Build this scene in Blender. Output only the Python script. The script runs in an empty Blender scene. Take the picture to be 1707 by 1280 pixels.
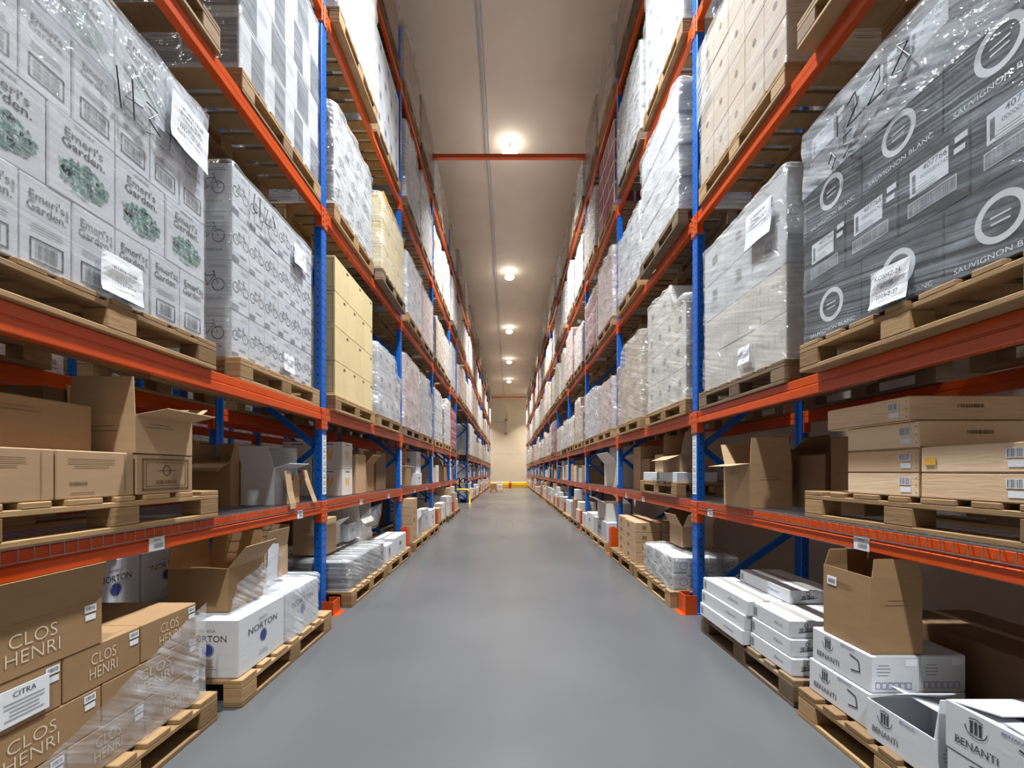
import bpy, math, random
from mathutils import Vector, Matrix, noise

R = random.Random(7)
SC = bpy.context.scene
COL = SC.collection
PI = math.pi
V = Vector

# ------------------------------------------------------------------ materials
def new_mat(name):
    m = bpy.data.materials.new(name)
    m.use_nodes = True
    nt = m.node_tree
    return m, nt, nt.nodes, nt.links, nt.nodes['Principled BSDF']

def plain(name, col, rough=0.5, metal=0.0, spec=0.5, coat=0.0):
    m, nt, N, L, b = new_mat(name)
    b.inputs['Base Color'].default_value = (*col, 1)
    b.inputs['Roughness'].default_value = rough
    b.inputs['Metallic'].default_value = metal
    b.inputs['Specular IOR Level'].default_value = spec
    b.inputs['Coat Weight'].default_value = coat
    return m

def tc_map(N, L, scale, coord='Object'):
    tc = N.new('ShaderNodeTexCoord'); mp = N.new('ShaderNodeMapping')
    mp.inputs['Scale'].default_value = scale
    L.new(tc.outputs[coord], mp.inputs['Vector'])
    return mp

def board(name, col, var=0.12, rough=0.75, scale=(9, 9, 30), bump=0.15):
    """paper board: faint fibres, a little tone change from box to box"""
    m, nt, N, L, b = new_mat(name)
    mp = tc_map(N, L, scale)
    nz = N.new('ShaderNodeTexNoise'); nz.inputs['Scale'].default_value = 1.0; nz.inputs['Detail'].default_value = 4
    L.new(mp.outputs[0], nz.inputs['Vector'])
    oi = N.new('ShaderNodeObjectInfo')
    ad = N.new('ShaderNodeMath'); ad.operation = 'MULTIPLY_ADD'
    L.new(oi.outputs['Random'], ad.inputs[0]); ad.inputs[1].default_value = 0.6; ad.inputs[2].default_value = -0.3
    sm = N.new('ShaderNodeMath'); sm.operation = 'ADD'
    L.new(nz.outputs['Fac'], sm.inputs[0]); L.new(ad.outputs[0], sm.inputs[1])
    mx = N.new('ShaderNodeMix'); mx.data_type = 'RGBA'
    mx.inputs['A'].default_value = (*[c * (1 - var) for c in col], 1)
    mx.inputs['B'].default_value = (*[min(1, c * (1 + var)) for c in col], 1)
    L.new(sm.outputs[0], mx.inputs['Factor'])
    L.new(mx.outputs['Result'], b.inputs['Base Color'])
    b.inputs['Roughness'].default_value = rough
    b.inputs['Specular IOR Level'].default_value = 0.3
    if bump:
        bp = N.new('ShaderNodeBump'); bp.inputs['Strength'].default_value = bump; bp.inputs['Distance'].default_value = 0.004
        L.new(nz.outputs['Fac'], bp.inputs['Height']); L.new(bp.outputs[0], b.inputs['Normal'])
    return m

def wood(name, c1, c2, scale=(3, 3, 60), rough=0.75):
    m, nt, N, L, b = new_mat(name)
    mp = tc_map(N, L, scale)
    nz = N.new('ShaderNodeTexNoise'); nz.inputs['Scale'].default_value = 2.0; nz.inputs['Detail'].default_value = 6
    nz.inputs['Distortion'].default_value = 1.2
    L.new(mp.outputs[0], nz.inputs['Vector'])
    oi = N.new('ShaderNodeObjectInfo')
    ad = N.new('ShaderNodeMath'); ad.operation = 'MULTIPLY_ADD'
    L.new(oi.outputs['Random'], ad.inputs[0]); ad.inputs[1].default_value = 0.7; ad.inputs[2].default_value = -0.35
    sm = N.new('ShaderNodeMath'); sm.operation = 'ADD'
    L.new(nz.outputs['Fac'], sm.inputs[0]); L.new(ad.outputs[0], sm.inputs[1])
    rp = N.new('ShaderNodeValToRGB')
    rp.color_ramp.elements[0].position = 0.25; rp.color_ramp.elements[0].color = (*c1, 1)
    rp.color_ramp.elements[1].position = 0.75; rp.color_ramp.elements[1].color = (*c2, 1)
    L.new(sm.outputs[0], rp.inputs['Fac']); L.new(rp.outputs['Color'], b.inputs['Base Color'])
    b.inputs['Roughness'].default_value = rough
    bp = N.new('ShaderNodeBump'); bp.inputs['Strength'].default_value = 0.3; bp.inputs['Distance'].default_value = 0.004
    L.new(nz.outputs['Fac'], bp.inputs['Height']); L.new(bp.outputs[0], b.inputs['Normal'])
    return m

def steel(name, col, rough=0.35):
    m, nt, N, L, b = new_mat(name)
    mp = tc_map(N, L, (4, 4, 4))
    nz = N.new('ShaderNodeTexNoise'); nz.inputs['Scale'].default_value = 3.0; nz.inputs['Detail'].default_value = 5
    L.new(mp.outputs[0], nz.inputs['Vector'])
    mx = N.new('ShaderNodeMix'); mx.data_type = 'RGBA'
    mx.inputs['A'].default_value = (*[c * 0.85 for c in col], 1); mx.inputs['B'].default_value = (*[min(1, c * 1.12) for c in col], 1)
    L.new(nz.outputs['Fac'], mx.inputs['Factor']); L.new(mx.outputs['Result'], b.inputs['Base Color'])
    b.inputs['Roughness'].default_value = rough
    return m

def film_mat(name, lo, hi, col=(0.76, 0.78, 0.82), zs=90, ys=0.9, seed=0.0, tilt=0.06, thr=(0.36, 0.66), patch=(0.35, 0.65), bump=0.5, gloss=0.08):
    """stretch film: clear, with long fine milky streaks where it is pulled or doubled, cloudy patches, and a wrinkled gloss"""
    m, nt, N, L, b = new_mat(name)
    out = N['Material Output']
    tc = N.new('ShaderNodeTexCoord'); mp = N.new('ShaderNodeMapping')
    mp.inputs['Scale'].default_value = (ys, ys, zs); mp.inputs['Location'].default_value = (seed, seed, seed)
    rt = N.new('ShaderNodeMapping'); rt.inputs['Rotation'].default_value = (tilt, 0, 0)
    L.new(tc.outputs['Object'], rt.inputs['Vector']); L.new(rt.outputs[0], mp.inputs['Vector'])
    n1 = N.new('ShaderNodeTexNoise'); n1.inputs['Scale'].default_value = 1.0; n1.inputs['Detail'].default_value = 3; n1.inputs['Distortion'].default_value = 0.25
    L.new(mp.outputs[0], n1.inputs['Vector'])
    mp2 = N.new('ShaderNodeMapping'); mp2.inputs['Scale'].default_value = (2.2, 2.2, 3.5); mp2.inputs['Location'].default_value = (seed, 0, seed)
    L.new(tc.outputs['Object'], mp2.inputs['Vector'])
    n2 = N.new('ShaderNodeTexNoise'); n2.inputs['Scale'].default_value = 1.0; n2.inputs['Detail'].default_value = 4; n2.inputs['Distortion'].default_value = 1.5
    L.new(mp2.outputs[0], n2.inputs['Vector'])
    r1 = N.new('ShaderNodeMapRange'); r1.inputs['From Min'].default_value = thr[0]; r1.inputs['From Max'].default_value = thr[1]
    L.new(n1.outputs['Fac'], r1.inputs['Value'])
    r2 = N.new('ShaderNodeMapRange'); r2.inputs['From Min'].default_value = patch[0]; r2.inputs['From Max'].default_value = patch[1]
    r2.inputs['To Min'].default_value = 0.25; r2.inputs['To Max'].default_value = 1.0
    L.new(n2.outputs['Fac'], r2.inputs['Value'])
    mul = N.new('ShaderNodeMath'); mul.operation = 'MULTIPLY'
    L.new(r1.outputs[0], mul.inputs[0]); L.new(r2.outputs[0], mul.inputs[1])
    rg = N.new('ShaderNodeMapRange'); rg.inputs['To Min'].default_value = lo; rg.inputs['To Max'].default_value = hi
    L.new(mul.outputs[0], rg.inputs['Value'])
    tr = N.new('ShaderNodeBsdfTransparent')
    tr.inputs['Color'].default_value = (0.97, 0.98, 0.99, 1)
    b.inputs['Base Color'].default_value = (*col, 1); b.inputs['Roughness'].default_value = 0.5
    b.inputs['Specular IOR Level'].default_value = 0.2
    n3 = N.new('ShaderNodeTexNoise'); n3.inputs['Scale'].default_value = 9.0; n3.inputs['Detail'].default_value = 3; n3.inputs['Distortion'].default_value = 2.5
    L.new(rt.outputs[0], n3.inputs['Vector'])
    ad = N.new('ShaderNodeMath'); ad.operation = 'MULTIPLY_ADD'; ad.inputs[1].default_value = 0.06
    L.new(n1.outputs['Fac'], ad.inputs[0]); L.new(n3.outputs['Fac'], ad.inputs[2])
    bp = N.new('ShaderNodeBump'); bp.inputs['Strength'].default_value = bump; bp.inputs['Distance'].default_value = 0.03
    L.new(ad.outputs[0], bp.inputs['Height'])
    gl = N.new('ShaderNodeBsdfGlossy'); gl.inputs['Roughness'].default_value = 0.12; L.new(bp.outputs[0], gl.inputs['Normal'])
    mx0 = N.new('ShaderNodeMixShader')
    L.new(rg.outputs[0], mx0.inputs[0]); L.new(tr.outputs[0], mx0.inputs[1]); L.new(b.outputs[0], mx0.inputs[2])
    mx = N.new('ShaderNodeMixShader')
    mx.inputs[0].default_value = gloss; L.new(mx0.outputs[0], mx.inputs[1]); L.new(gl.outputs[0], mx.inputs[2])
    L.new(mx.outputs[0], out.inputs['Surface'])
    return m

def emit(name, col, s):
    m, nt, N, L, b = new_mat(name)
    b.inputs['Emission Color'].default_value = (*col, 1); b.inputs['Emission Strength'].default_value = s
    b.inputs['Base Color'].default_value = (0.8, 0.8, 0.8, 1)
    return m

M = dict(
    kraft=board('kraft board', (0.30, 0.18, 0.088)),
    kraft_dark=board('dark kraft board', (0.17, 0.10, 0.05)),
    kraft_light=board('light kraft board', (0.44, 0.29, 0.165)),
    tan=board('tan board', (0.38, 0.245, 0.14)),
    beige=board('beige board', (0.50, 0.40, 0.30)),
    white=board('white board', (0.56, 0.57, 0.595), 0.06, 0.6),
    white2=board('off white board', (0.60, 0.565, 0.51), 0.07, 0.6),
    grey=board('grey board', (0.42, 0.43, 0.45), 0.1, 0.6),
    greyink=board('grey printed board', (0.17, 0.18, 0.20), 0.1, 0.5),
    yellow=board('yellow board', (0.66, 0.53, 0.29), 0.08),
    sheet_yellow=plain('yellow sheet', (0.9, 0.55, 0.08), 0.6),
    black=board('black board', (0.045, 0.05, 0.055), 0.15, 0.45),
    maroon=board('maroon board', (0.28, 0.06, 0.09), 0.1, 0.5),
    pink=board('pinkish board', (0.60, 0.47, 0.455), 0.1, 0.6),
    ink=plain('black ink', (0.035, 0.035, 0.04), 0.5),
    ink_grey=plain('grey ink', (0.20, 0.20, 0.22), 0.5),
    ink_green2=plain('pale green ink', (0.30, 0.42, 0.38), 0.6),
    ink_green=plain('green ink', (0.10, 0.22, 0.17), 0.6),
    ink_brown=plain('brown ink', (0.16, 0.085, 0.04), 0.6),
    ink_white=plain('white ink', (0.72, 0.73, 0.74), 0.5),
    ink_cream=plain('cream ink', (0.72, 0.60, 0.45), 0.6),
    ink_gold=plain('gold ink', (0.72, 0.40, 0.06), 0.5),
    ink_blue=plain('blue ink', (0.03, 0.05, 0.20), 0.5),
    ink_red=plain('red ink', (0.55, 0.04, 0.04), 0.5),
    paper=plain('paper', (0.72, 0.735, 0.77), 0.6),
    tape=plain('packing tape', (0.36, 0.24, 0.14), 0.3),
    tape_grey=plain('grey tape', (0.34, 0.31, 0.28), 0.35),
    wood=wood('pale pallet wood', (0.19, 0.108, 0.045), (0.37, 0.225, 0.10)),
    wood_old=wood('aged pallet wood', (0.11, 0.07, 0.038), (0.21, 0.14, 0.078)),
    wood_crate=wood('crate pine', (0.62, 0.42, 0.25), (0.78, 0.58, 0.38), (2, 2, 26)),
    orange=steel('orange enamel', (0.54, 0.062, 0.002), 0.33),
    blue=steel('blue enamel', (0.0, 0.10, 0.47), 0.34),
    hole=plain('punched hole shade', (0.004, 0.015, 0.06), 0.8),
    galv=plain('galvanised wire', (0.42, 0.43, 0.45), 0.35, 0.9),
    yellow_steel=steel('yellow enamel', (0.85, 0.52, 0.01), 0.4),
    red_steel=steel('red enamel', (0.55, 0.03, 0.02), 0.4),
    dark_grey=plain('dark grey plastic', (0.06, 0.06, 0.065), 0.5),
    lamp_body=plain('lamp housing', (0.6, 0.6, 0.6), 0.5),
    lamp=emit('lamp glow', (1.0, 0.95, 0.86), 42),
    red_led=emit('red indicator', (1.0, 0.05, 0.03), 8),
    film=film_mat('clear stretch film', 0.04, 0.42),
    film_dark=film_mat('clear stretch film over dark cartons', 0.03, 0.40, (0.60, 0.68, 0.76), 110, 0.7, 3.1, 0.16, bump=0.6),
    film_top=film_mat('doubled film at the top', 0.08, 0.7, (0.76, 0.80, 0.85), 40, 3.0, 2.1, 0.5, bump=0.9),
    film_mid=film_mat('cloudy stretch film', 0.08, 0.72, (0.78, 0.77, 0.75), 44, 1.4, 1.3, 0.3, thr=(0.37, 0.68), patch=(0.3, 0.72), bump=1.0, gloss=0.13),
    film_loose=film_mat('loose bunched film', 0.08, 0.7, (0.78, 0.80, 0.84), 60, 2.5, 5.2, 0.55, bump=1.0),
)

# ------------------------------------------------------------------ mesh builder
_text_cache = {}
def text_geo(s, wt=0.0):
    if (s, wt) not in _text_cache:
        cu = bpy.data.curves.new('txt', 'FONT'); cu.body = s; cu.align_x = 'CENTER'; cu.align_y = 'CENTER'
        cu.size = 1.0; cu.resolution_u = 3; cu.space_line = 0.85; cu.offset = wt
        o = bpy.data.objects.new('txt', cu); COL.objects.link(o)
        bpy.context.view_layer.update()
        dg = bpy.context.evaluated_depsgraph_get()
        me = o.evaluated_get(dg).to_mesh()
        _text_cache[s, wt] = ([(v.co.x, v.co.y) for v in me.vertices], [tuple(p.vertices) for p in me.polygons])
        o.evaluated_get(dg).to_mesh_clear()
        bpy.data.objects.remove(o); bpy.data.curves.remove(cu)
    return _text_cache[s, wt]

class MB:
    def __init__(s):
        s.v = []; s.f = []; s.m = []; s.mats = []
    def mi(s, m):
        if isinstance(m, str): m = M[m]
        if m not in s.mats: s.mats.append(m)
        return s.mats.index(m)
    def add(s, vs, fs, m):
        o = len(s.v); k = s.mi(m)
        s.v += [tuple(p) for p in vs]
        for f in fs:
            s.f.append(tuple(i + o for i in f)); s.m.append(k)
    def quad(s, a, b, c, d, m): s.add([a, b, c, d], [(0, 1, 2, 3)], m)
    def box(s, x0, x1, y0, y1, z0, z1, m, ch=0.0, fr=None):
        """box, edges chamfered by ch; fr: Matrix applied"""
        if ch <= 0:
            vs = [V((x, y, z)) for x in (x0, x1) for y in (y0, y1) for z in (z0, z1)]
            fs = [(0, 1, 3, 2), (4, 6, 7, 5), (0, 4, 5, 1), (2, 3, 7, 6), (0, 2, 6, 4), (1, 5, 7, 3)]
        else:
            ch = min(ch, (x1 - x0) * .45, (y1 - y0) * .45, (z1 - z0) * .45)
            vs = []; idx = {}
            X = (x0, x1); Y = (y0, y1); Z = (z0, z1); I = (ch, -ch)
            for i in (0, 1):
                for j in (0, 1):
                    for k in (0, 1):
                        idx[i, j, k, 0] = len(vs); vs.append(V((X[i], Y[j] + I[j], Z[k] + I[k])))
                        idx[i, j, k, 1] = len(vs); vs.append(V((X[i] + I[i], Y[j], Z[k] + I[k])))
                        idx[i, j, k, 2] = len(vs); vs.append(V((X[i] + I[i], Y[j] + I[j], Z[k])))
            g = lambda i, j, k, a: idx[i, j, k, a]
            fs = []
            fs.append((g(0,0,0,0), g(0,0,1,0), g(0,1,1,0), g(0,1,0,0))); fs.append((g(1,0,0,0), g(1,1,0,0), g(1,1,1,0), g(1,0,1,0)))
            fs.append((g(0,0,0,1), g(1,0,0,1), g(1,0,1,1), g(0,0,1,1))); fs.append((g(0,1,0,1), g(0,1,1,1), g(1,1,1,1), g(1,1,0,1)))
            fs.append((g(0,0,0,2), g(0,1,0,2), g(1,1,0,2), g(1,0,0,2))); fs.append((g(0,0,1,2), g(1,0,1,2), g(1,1,1,2), g(0,1,1,2)))
            for i in (0, 1):
                for j in (0, 1):
                    fs.append((g(i,j,0,0), g(i,j,0,1), g(i,j,1,1), g(i,j,1,0)))
                    fs.append((g(i,0,j,0), g(i,0,j,2), g(i,1,j,2), g(i,1,j,0)))
                    fs.append((g(0,i,j,1), g(0,i,j,2), g(1,i,j,2), g(1,i,j,1)))
                    for k in (0, 1):
                        fs.append((g(i,j,k,0), g(i,j,k,1), g(i,j,k,2)))
        if fr is not None: vs = [fr @ p for p in vs]
        s.add(vs, fs, m)
    def bar(s, p, q, w, h, m, up=(0, 0, 1)):
        p = V(p); q = V(q); a = (q - p).normalized(); up = V(up)
        if abs(a.dot(up)) > 0.98: up = V((1, 0, 0))
        u = a.cross(up).normalized() * (w / 2); t = u.cross(a).normalized() * (h / 2)
        vs = [c + du * u + dt * t for c in (p, q) for du, dt in ((-1, -1), (1, -1), (1, 1), (-1, 1))]
        s.add(vs, [(0, 1, 2, 3), (7, 6, 5, 4), (0, 4, 5, 1), (1, 5, 6, 2), (2, 6, 7, 3), (3, 7, 4, 0)], m)
    def tube(s, pts, r, m, n=10):
        pts = [V(p) for p in pts]; vs = []; fs = []
        for i, p in enumerate(pts):
            a = (pts[min(i + 1, len(pts) - 1)] - pts[max(i - 1, 0)]).normalized()
            up = V((0, 0, 1)) if abs(a.z) < 0.9 else V((0, 1, 0))
            u = a.cross(up).normalized(); t = u.cross(a)
            for k in range(n):
                an = 2 * PI * k / n
                vs.append(p + r * (math.cos(an) * u + math.sin(an) * t))
        for i in range(len(pts) - 1):
            for k in range(n):
                fs.append((i * n + k, i * n + (k + 1) % n, (i + 1) * n + (k + 1) % n, (i + 1) * n + k))
        fs.append(tuple(range(n))); fs.append(tuple(reversed(range((len(pts) - 1) * n, len(pts) * n))))
        s.add(vs, fs, m)
    def lathe(s, prof, m, n=24, c=(0, 0, 0)):
        vs = []; fs = []
        for r, z in prof:
            for k in range(n):
                a = 2 * PI * k / n; vs.append((c[0] + r * math.cos(a), c[1] + r * math.sin(a), c[2] + z))
        for i in range(len(prof) - 1):
            for k in range(n): fs.append((i * n + k, i * n + (k + 1) % n, (i + 1) * n + (k + 1) % n, (i + 1) * n + k))
        fs.append(tuple(reversed(range(n)))); fs.append(tuple(range((len(prof) - 1) * n, len(prof) * n)))
        s.add(vs, fs, m)
    # prints, on a face given by its centre o and directions u, v
    def p_rect(s, F, cx, cy, w, h, m, rot=0):
        o, u, v = F; c, sn = math.cos(rot), math.sin(rot)
        P = lambda x, y: o + u * (cx + x * c - y * sn) + v * (cy + x * sn + y * c)
        s.quad(P(-w / 2, -h / 2), P(w / 2, -h / 2), P(w / 2, h / 2), P(-w / 2, h / 2), m)
    def p_line(s, F, x0, y0, x1, y1, w, m):
        s.p_rect(F, (x0 + x1) / 2, (y0 + y1) / 2, math.hypot(x1 - x0, y1 - y0), w, m, math.atan2(y1 - y0, x1 - x0))
    def p_text(s, F, t, cx, cy, size, m, w=None, wt=0.0):
        o, u, v = F; vs, fs = text_geo(t, wt)
        kx = size
        if w:
            ext = max(x for x, y in vs) - min(x for x, y in vs); kx = w / max(ext, 1e-6)
        s.add([o + u * (cx + x * kx) + v * (cy + y * size) for x, y in vs], fs, m)
    def p_ring(s, F, cx, cy, r0, r1, m, n=28):
        o, u, v = F; vs = []
        for k in range(n):
            a = 2 * PI * k / n
            for r in (r0, r1): vs.append(o + u * (cx + r * math.cos(a)) + v * (cy + r * math.sin(a)))
        s.add(vs, [(2 * k, 2 * k + 1, (2 * k + 3) % (2 * n), (2 * k + 2) % (2 * n)) for k in range(n)], m)
    def p_disc(s, F, cx, cy, r, m, n=20):
        o, u, v = F
        s.add([o + u * (cx + r * math.cos(2 * PI * k / n)) + v * (cy + r * math.sin(2 * PI * k / n)) for k in range(n)], [tuple(range(n))], m)
    def p_frame(s, F, cx, cy, w, h, t, m):
        s.p_rect(F, cx, cy + h / 2, w + t, t, m); s.p_rect(F, cx, cy - h / 2, w + t, t, m)
        s.p_rect(F, cx - w / 2, cy, t, h, m); s.p_rect(F, cx + w / 2, cy, t, h, m)
    def p_code(s, F, cx, cy, w, h, m, seed=1):
        r = random.Random(seed); x = -w / 2
        while x < w / 2 - w * .02:
            t = w * r.choice((.018, .03, .05)); t = min(t, w / 2 - x)
            s.p_rect(F, cx + x + t / 2, cy, t, h, m); x += t + w * r.choice((.018, .03, .045))
    def mesh(s, name, smooth=False):
        me = bpy.data.meshes.new(name); me.from_pydata(s.v, [], s.f)
        for m in s.mats: me.materials.append(m)
        me.polygons.foreach_set('material_index', s.m)
        if smooth: me.polygons.foreach_set('use_smooth', [True] * len(s.f))
        me.update(); return me
    def build(s, name, parent=None, loc=(0, 0, 0), rz=0, smooth=False):
        return put(s.mesh(name, smooth), name, parent, loc, rz)

def put(me, name, parent=None, loc=(0, 0, 0), rz=0):
    o = bpy.data.objects.new(name, me); COL.objects.link(o)
    o.parent = parent; o.location = loc; o.rotation_euler = (0, 0, rz)
    return o

USED = {}
def tag(o, label, cat, group=None, kind=None):
    label = label.replace('  ', ' ')
    USED.setdefault(label, []).append(o.name)
    o['label'] = label; o['category'] = cat; o['kind'] = kind or 'thing'
    if group: o['group'] = group
    return o
def thing(name, label, cat, loc=(0, 0, 0), rz=0, group=None):
    return tag(put(None, name, None, loc, rz), label, cat, group)
def struct(o): o['kind'] = 'structure'; return o

ORD = 'first second third fourth fifth sixth seventh eighth ninth tenth eleventh twelfth thirteenth fourteenth fifteenth'.split()
LEV = ['floor', 'first shelf', 'second shelf', 'third shelf', 'fourth shelf', 'top shelf']
SIDE = {-1: 'left', 1: 'right'}

# ------------------------------------------------------------------ layout numbers (metres; y runs down the aisle from the camera)
W = {-1: 1.62, 1: 1.64}
Z = {-1: [0, .983, 1.795, 3.555, 5.34, 7.12], 1: [0, .98, 1.765, 3.50, 5.26, 7.07]}
UP = {-1: [1.13, 3.95, 6.77, 9.59, 12.41, 13.97, 17.9] + [17.9 + 2.765 * i for i in range(1, 9)],
      1: [1.15 + 2.82 * i for i in range(15)]}
RD = 0.98                       # rack depth
DECK = 0.012
CEIL, END, BACK, WR, WL = 9.2, 47.4, -9.0, 3.1, -13.0
TUNNEL = 5                      # index of the left bay that is open below the third shelf
rz_of = {-1: 0.0, 1: PI}

# ------------------------------------------------------------------ room
def noise_mix(m, N, L, b, c1, c2, scale, detail=5, lo=.35, hi=.65, coord='Object', sc3=(1, 1, 1)):
    mp = tc_map(N, L, sc3, coord)
    nz = N.new('ShaderNodeTexNoise'); nz.inputs['Scale'].default_value = scale; nz.inputs['Detail'].default_value = detail
    L.new(mp.outputs[0], nz.inputs['Vector'])
    rp = N.new('ShaderNodeValToRGB')
    rp.color_ramp.elements[0].position = lo; rp.color_ramp.elements[0].color = (*c1, 1)
    rp.color_ramp.elements[1].position = hi; rp.color_ramp.elements[1].color = (*c2, 1)
    L.new(nz.outputs['Fac'], rp.inputs['Fac']); L.new(rp.outputs['Color'], b.inputs['Base Color'])
    return nz
mfloor, nt, N_, L_, b_ = new_mat('power floated concrete')
nz = noise_mix(mfloor, N_, L_, b_, (0.07, 0.072, 0.076), (0.105, 0.106, 0.11), 0.5, 4, .25, .75)
rg = N_.new('ShaderNodeMapRange'); rg.inputs['To Min'].default_value = 0.24; rg.inputs['To Max'].default_value = 0.33
L_.new(nz.outputs['Fac'], rg.inputs['Value']); L_.new(rg.outputs[0], b_.inputs['Roughness'])
b_.inputs['Specular IOR Level'].default_value = 0.45
mceil, nt, N_, L_, b_ = new_mat('ceiling panel')
noise_mix(mceil, N_, L_, b_, (0.68, 0.585, 0.49), (0.74, 0.64, 0.54), 0.8, 3)
b_.inputs['Roughness'].default_value = 0.7
mwall, nt, N_, L_, b_ = new_mat('painted wall panel')
noise_mix(mwall, N_, L_, b_, (0.70, 0.62, 0.51), (0.75, 0.67, 0.56), 0.6, 3)
b_.inputs['Roughness'].default_value = 0.7
def slab(name, x0, x1, y0, y1, z0, z1, m):
    b = MB(); b.box(x0, x1, y0, y1, z0, z1, m); return struct(b.build(name))
slab('floor', WL, WR, BACK, END, -.2, 0, mfloor)
slab('ceiling', WL, WR, BACK, END, CEIL, CEIL + .2, mceil)
slab('wall_right', WR, WR + .2, BACK, END, 0, CEIL, mwall)
slab('wall_left', WL - .2, WL, BACK, END, 0, CEIL, mwall)
slab('wall_back', WL, WR, BACK - .2, BACK, 0, CEIL, mwall)
we = MB(); we.box(WL, WR, END, END + .2, 0, CEIL, mwall)
for zz in (3.1, 6.2): we.box(WL, WR, END - .004, END, zz, zz + .012, 'grey')
struct(we.build('wall_end'))
# seam conduit along the ceiling, and panel joints across it
b = MB()
b.box(-.57, -.53, BACK, END, CEIL - .035, CEIL, 'grey', .004); b.box(-.49, -.47, BACK, END, CEIL - .02, CEIL, 'grey')
struct(b.build('trim_1'))

# ceiling lamps
def lamp(y, label, power=1300, x=0.03, col=(1.0, .93, .84)):
    t = thing('ceiling_lamp', label, 'ceiling lamp', (x, y, CEIL - .2), 0, 'ceiling lamps along the aisle')
    b = MB(); b.lathe([(.015, .2), (.015, .06), (.06, .05), (.10, .02), (.10, .0)], 'lamp_body'); b.build('housing', t, smooth=False)
    b = MB(); b.lathe([(.05, .01), (.13, .0), (.175, -.03), (.18, -.065), (.16, -.10), (.11, -.13), (.05, -.143), (.01, -.145)], 'lamp'); b.build('diffuser', t, smooth=True)
    ld = bpy.data.lights.new('lamp light', 'AREA'); ld.shape = 'DISK'; ld.size = .36; ld.energy = power; ld.spread = math.radians(96); ld.color = col
    lo = bpy.data.objects.new('lamp_light', ld); COL.objects.link(lo); lo.parent = t; lo.location = (0, 0, -.155)
    return t
LY = [3.95, 10.9, 17.85, 24.8, 31.7, 38.6]
for i, y in enumerate(LY):
    lamp(y, f'round ceiling lamp glowing over the aisle, {ORD[i]} from the camera', col=[(.93, .98, 1), (1, .965, .92), (1, .92, .80), (1, .90, .76), (1, .90, .76), (1, .90, .76)][i])
lamp(-2.95, 'round ceiling lamp glowing over the aisle behind the camera', col=(.93, .98, 1))
lamp(44.6, 'unseen ceiling lamp added behind the left rack end to brighten the end wall', 800, -3.4, (1, .90, .74))  # added lamp, hidden behind the rack, brightens the end wall
lamp(44.6, 'unseen ceiling lamp added behind the right rack end to brighten the end wall', 800, 2.4, (1, .90, .74))  # second added lamp, also out of sight, for the end wall
# pipes across the aisle under the ceiling
for y, lb in ((9.60, 'red painted tie beam crossing the aisle beside the nearest visible lamp'), (40.6, 'thin red tie beam crossing high in front of the end wall')):
    b = MB(); b.box(-W[-1] - .07, W[1] + .07, y - .045, y + .045, 7.911, 7.995, 'orange', .006)
    tag(b.build('tie_beam'), lb, 'beam')
# far end: barrier, conduit, extinguisher
b = MB()
b.box(-1.42, 1.40, 34.0, 34.12, .04, .45, 'yellow_steel', .04); b.box(-1.42, 1.40, 33.985, 34.0, .2, .28, 'yellow_steel', .006)
t = thing('safety_barrier', 'yellow guard rail low across the far end of the aisle', 'barrier', (0, 0, 0))
o = b.build('rail', t)
for x in (-1.34, 0, 1.32):
    b = MB(); b.box(x - .05, x + .05, 34.12, 34.22, 0, .5, 'yellow_steel', .008); b.build('post', t)
t = thing('fire_extinguisher', 'red fire extinguisher standing before the yellow guard rail', 'fire extinguisher', (.1, 33.7, 0))
b = MB(); b.lathe([(.08, 0), (.09, .02), (.09, .36), (.05, .44), (.03, .47)], 'red_steel', 18); b.build('cylinder', t, smooth=False)
b = MB(); b.box(-.05, .05, -.015, .015, .47, .53, 'dark_grey', .005); b.build('valve', t)
b = MB(); b.tube([(.03, 0, .5), (.12, 0, .46), (.13, 0, .2)], .012, 'dark_grey', 8); b.build('hose', t)
b = MB()
b.tube([(-1.95, END - .08, 6.45), (-.25, END - .08, 6.45)], .03, 'grey', 8); b.tube([(-.25, END - .08, 6.5), (-.25, END - .08, 5.3)], .025, 'grey', 8)
t = thing('wall_conduit', 'thin grey conduit with two boxes on the end wall', 'conduit', (0, 0, 0)); b.build('pipe', t)
for z in (6.65, 5.25):
    b = MB(); b.box(-.32, -.18, END - .15, END - .01, z - .08, z + .08, 'dark_grey', .01); b.build('junction_box', t)

# ------------------------------------------------------------------ racks
def post_mesh(h):
    b = MB(); b.box(-.07, 0, -.05, .05, 0, h, 'blue', .006)
    z = .12
    while z < h:
        for y in (-.026, .026): b.quad((.0012, y - .006, z), (.0012, y + .006, z), (.0012, y + .006, z + .018), (.0012, y - .006, z + .018), 'hole')
        for x in (-.035,):
            b.quad((x - .006, -.0512, z), (x + .006, -.0512, z), (x + .006, -.0512, z + .018), (x - .006, -.0512, z + .018), 'hole')
            b.quad((x + .006, .0512, z), (x - .006, .0512, z), (x - .006, .0512, z + .018), (x + .006, .0512, z + .018), 'hole')
        z += .075
    return b.mesh('post')
POST = post_mesh(7.91)
def brace_mesh(z0, z1, rise):
    b = MB(); b.bar((-.06, 0, z0), (-RD + .06, 0, z1), .035, .05, 'blue'); b.tube([(-.045, -.03, z0), (-.045, .03, z0)], .012, 'galv', 8)
    return b.mesh('brace')
zz = [.35]; BR = []
k = 0
z = .12
BR.append(brace_mesh(.12, .12, 0))
zs = [.12, .98 - .35, 1.35, 2.2, 3.0, 3.85, 4.7, 5.5, 6.4, 7.2]
for i in range(len(zs) - 1):
    BR.append(brace_mesh(zs[i], zs[i + 1], 0) if i % 2 else None)
BR = []
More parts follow.
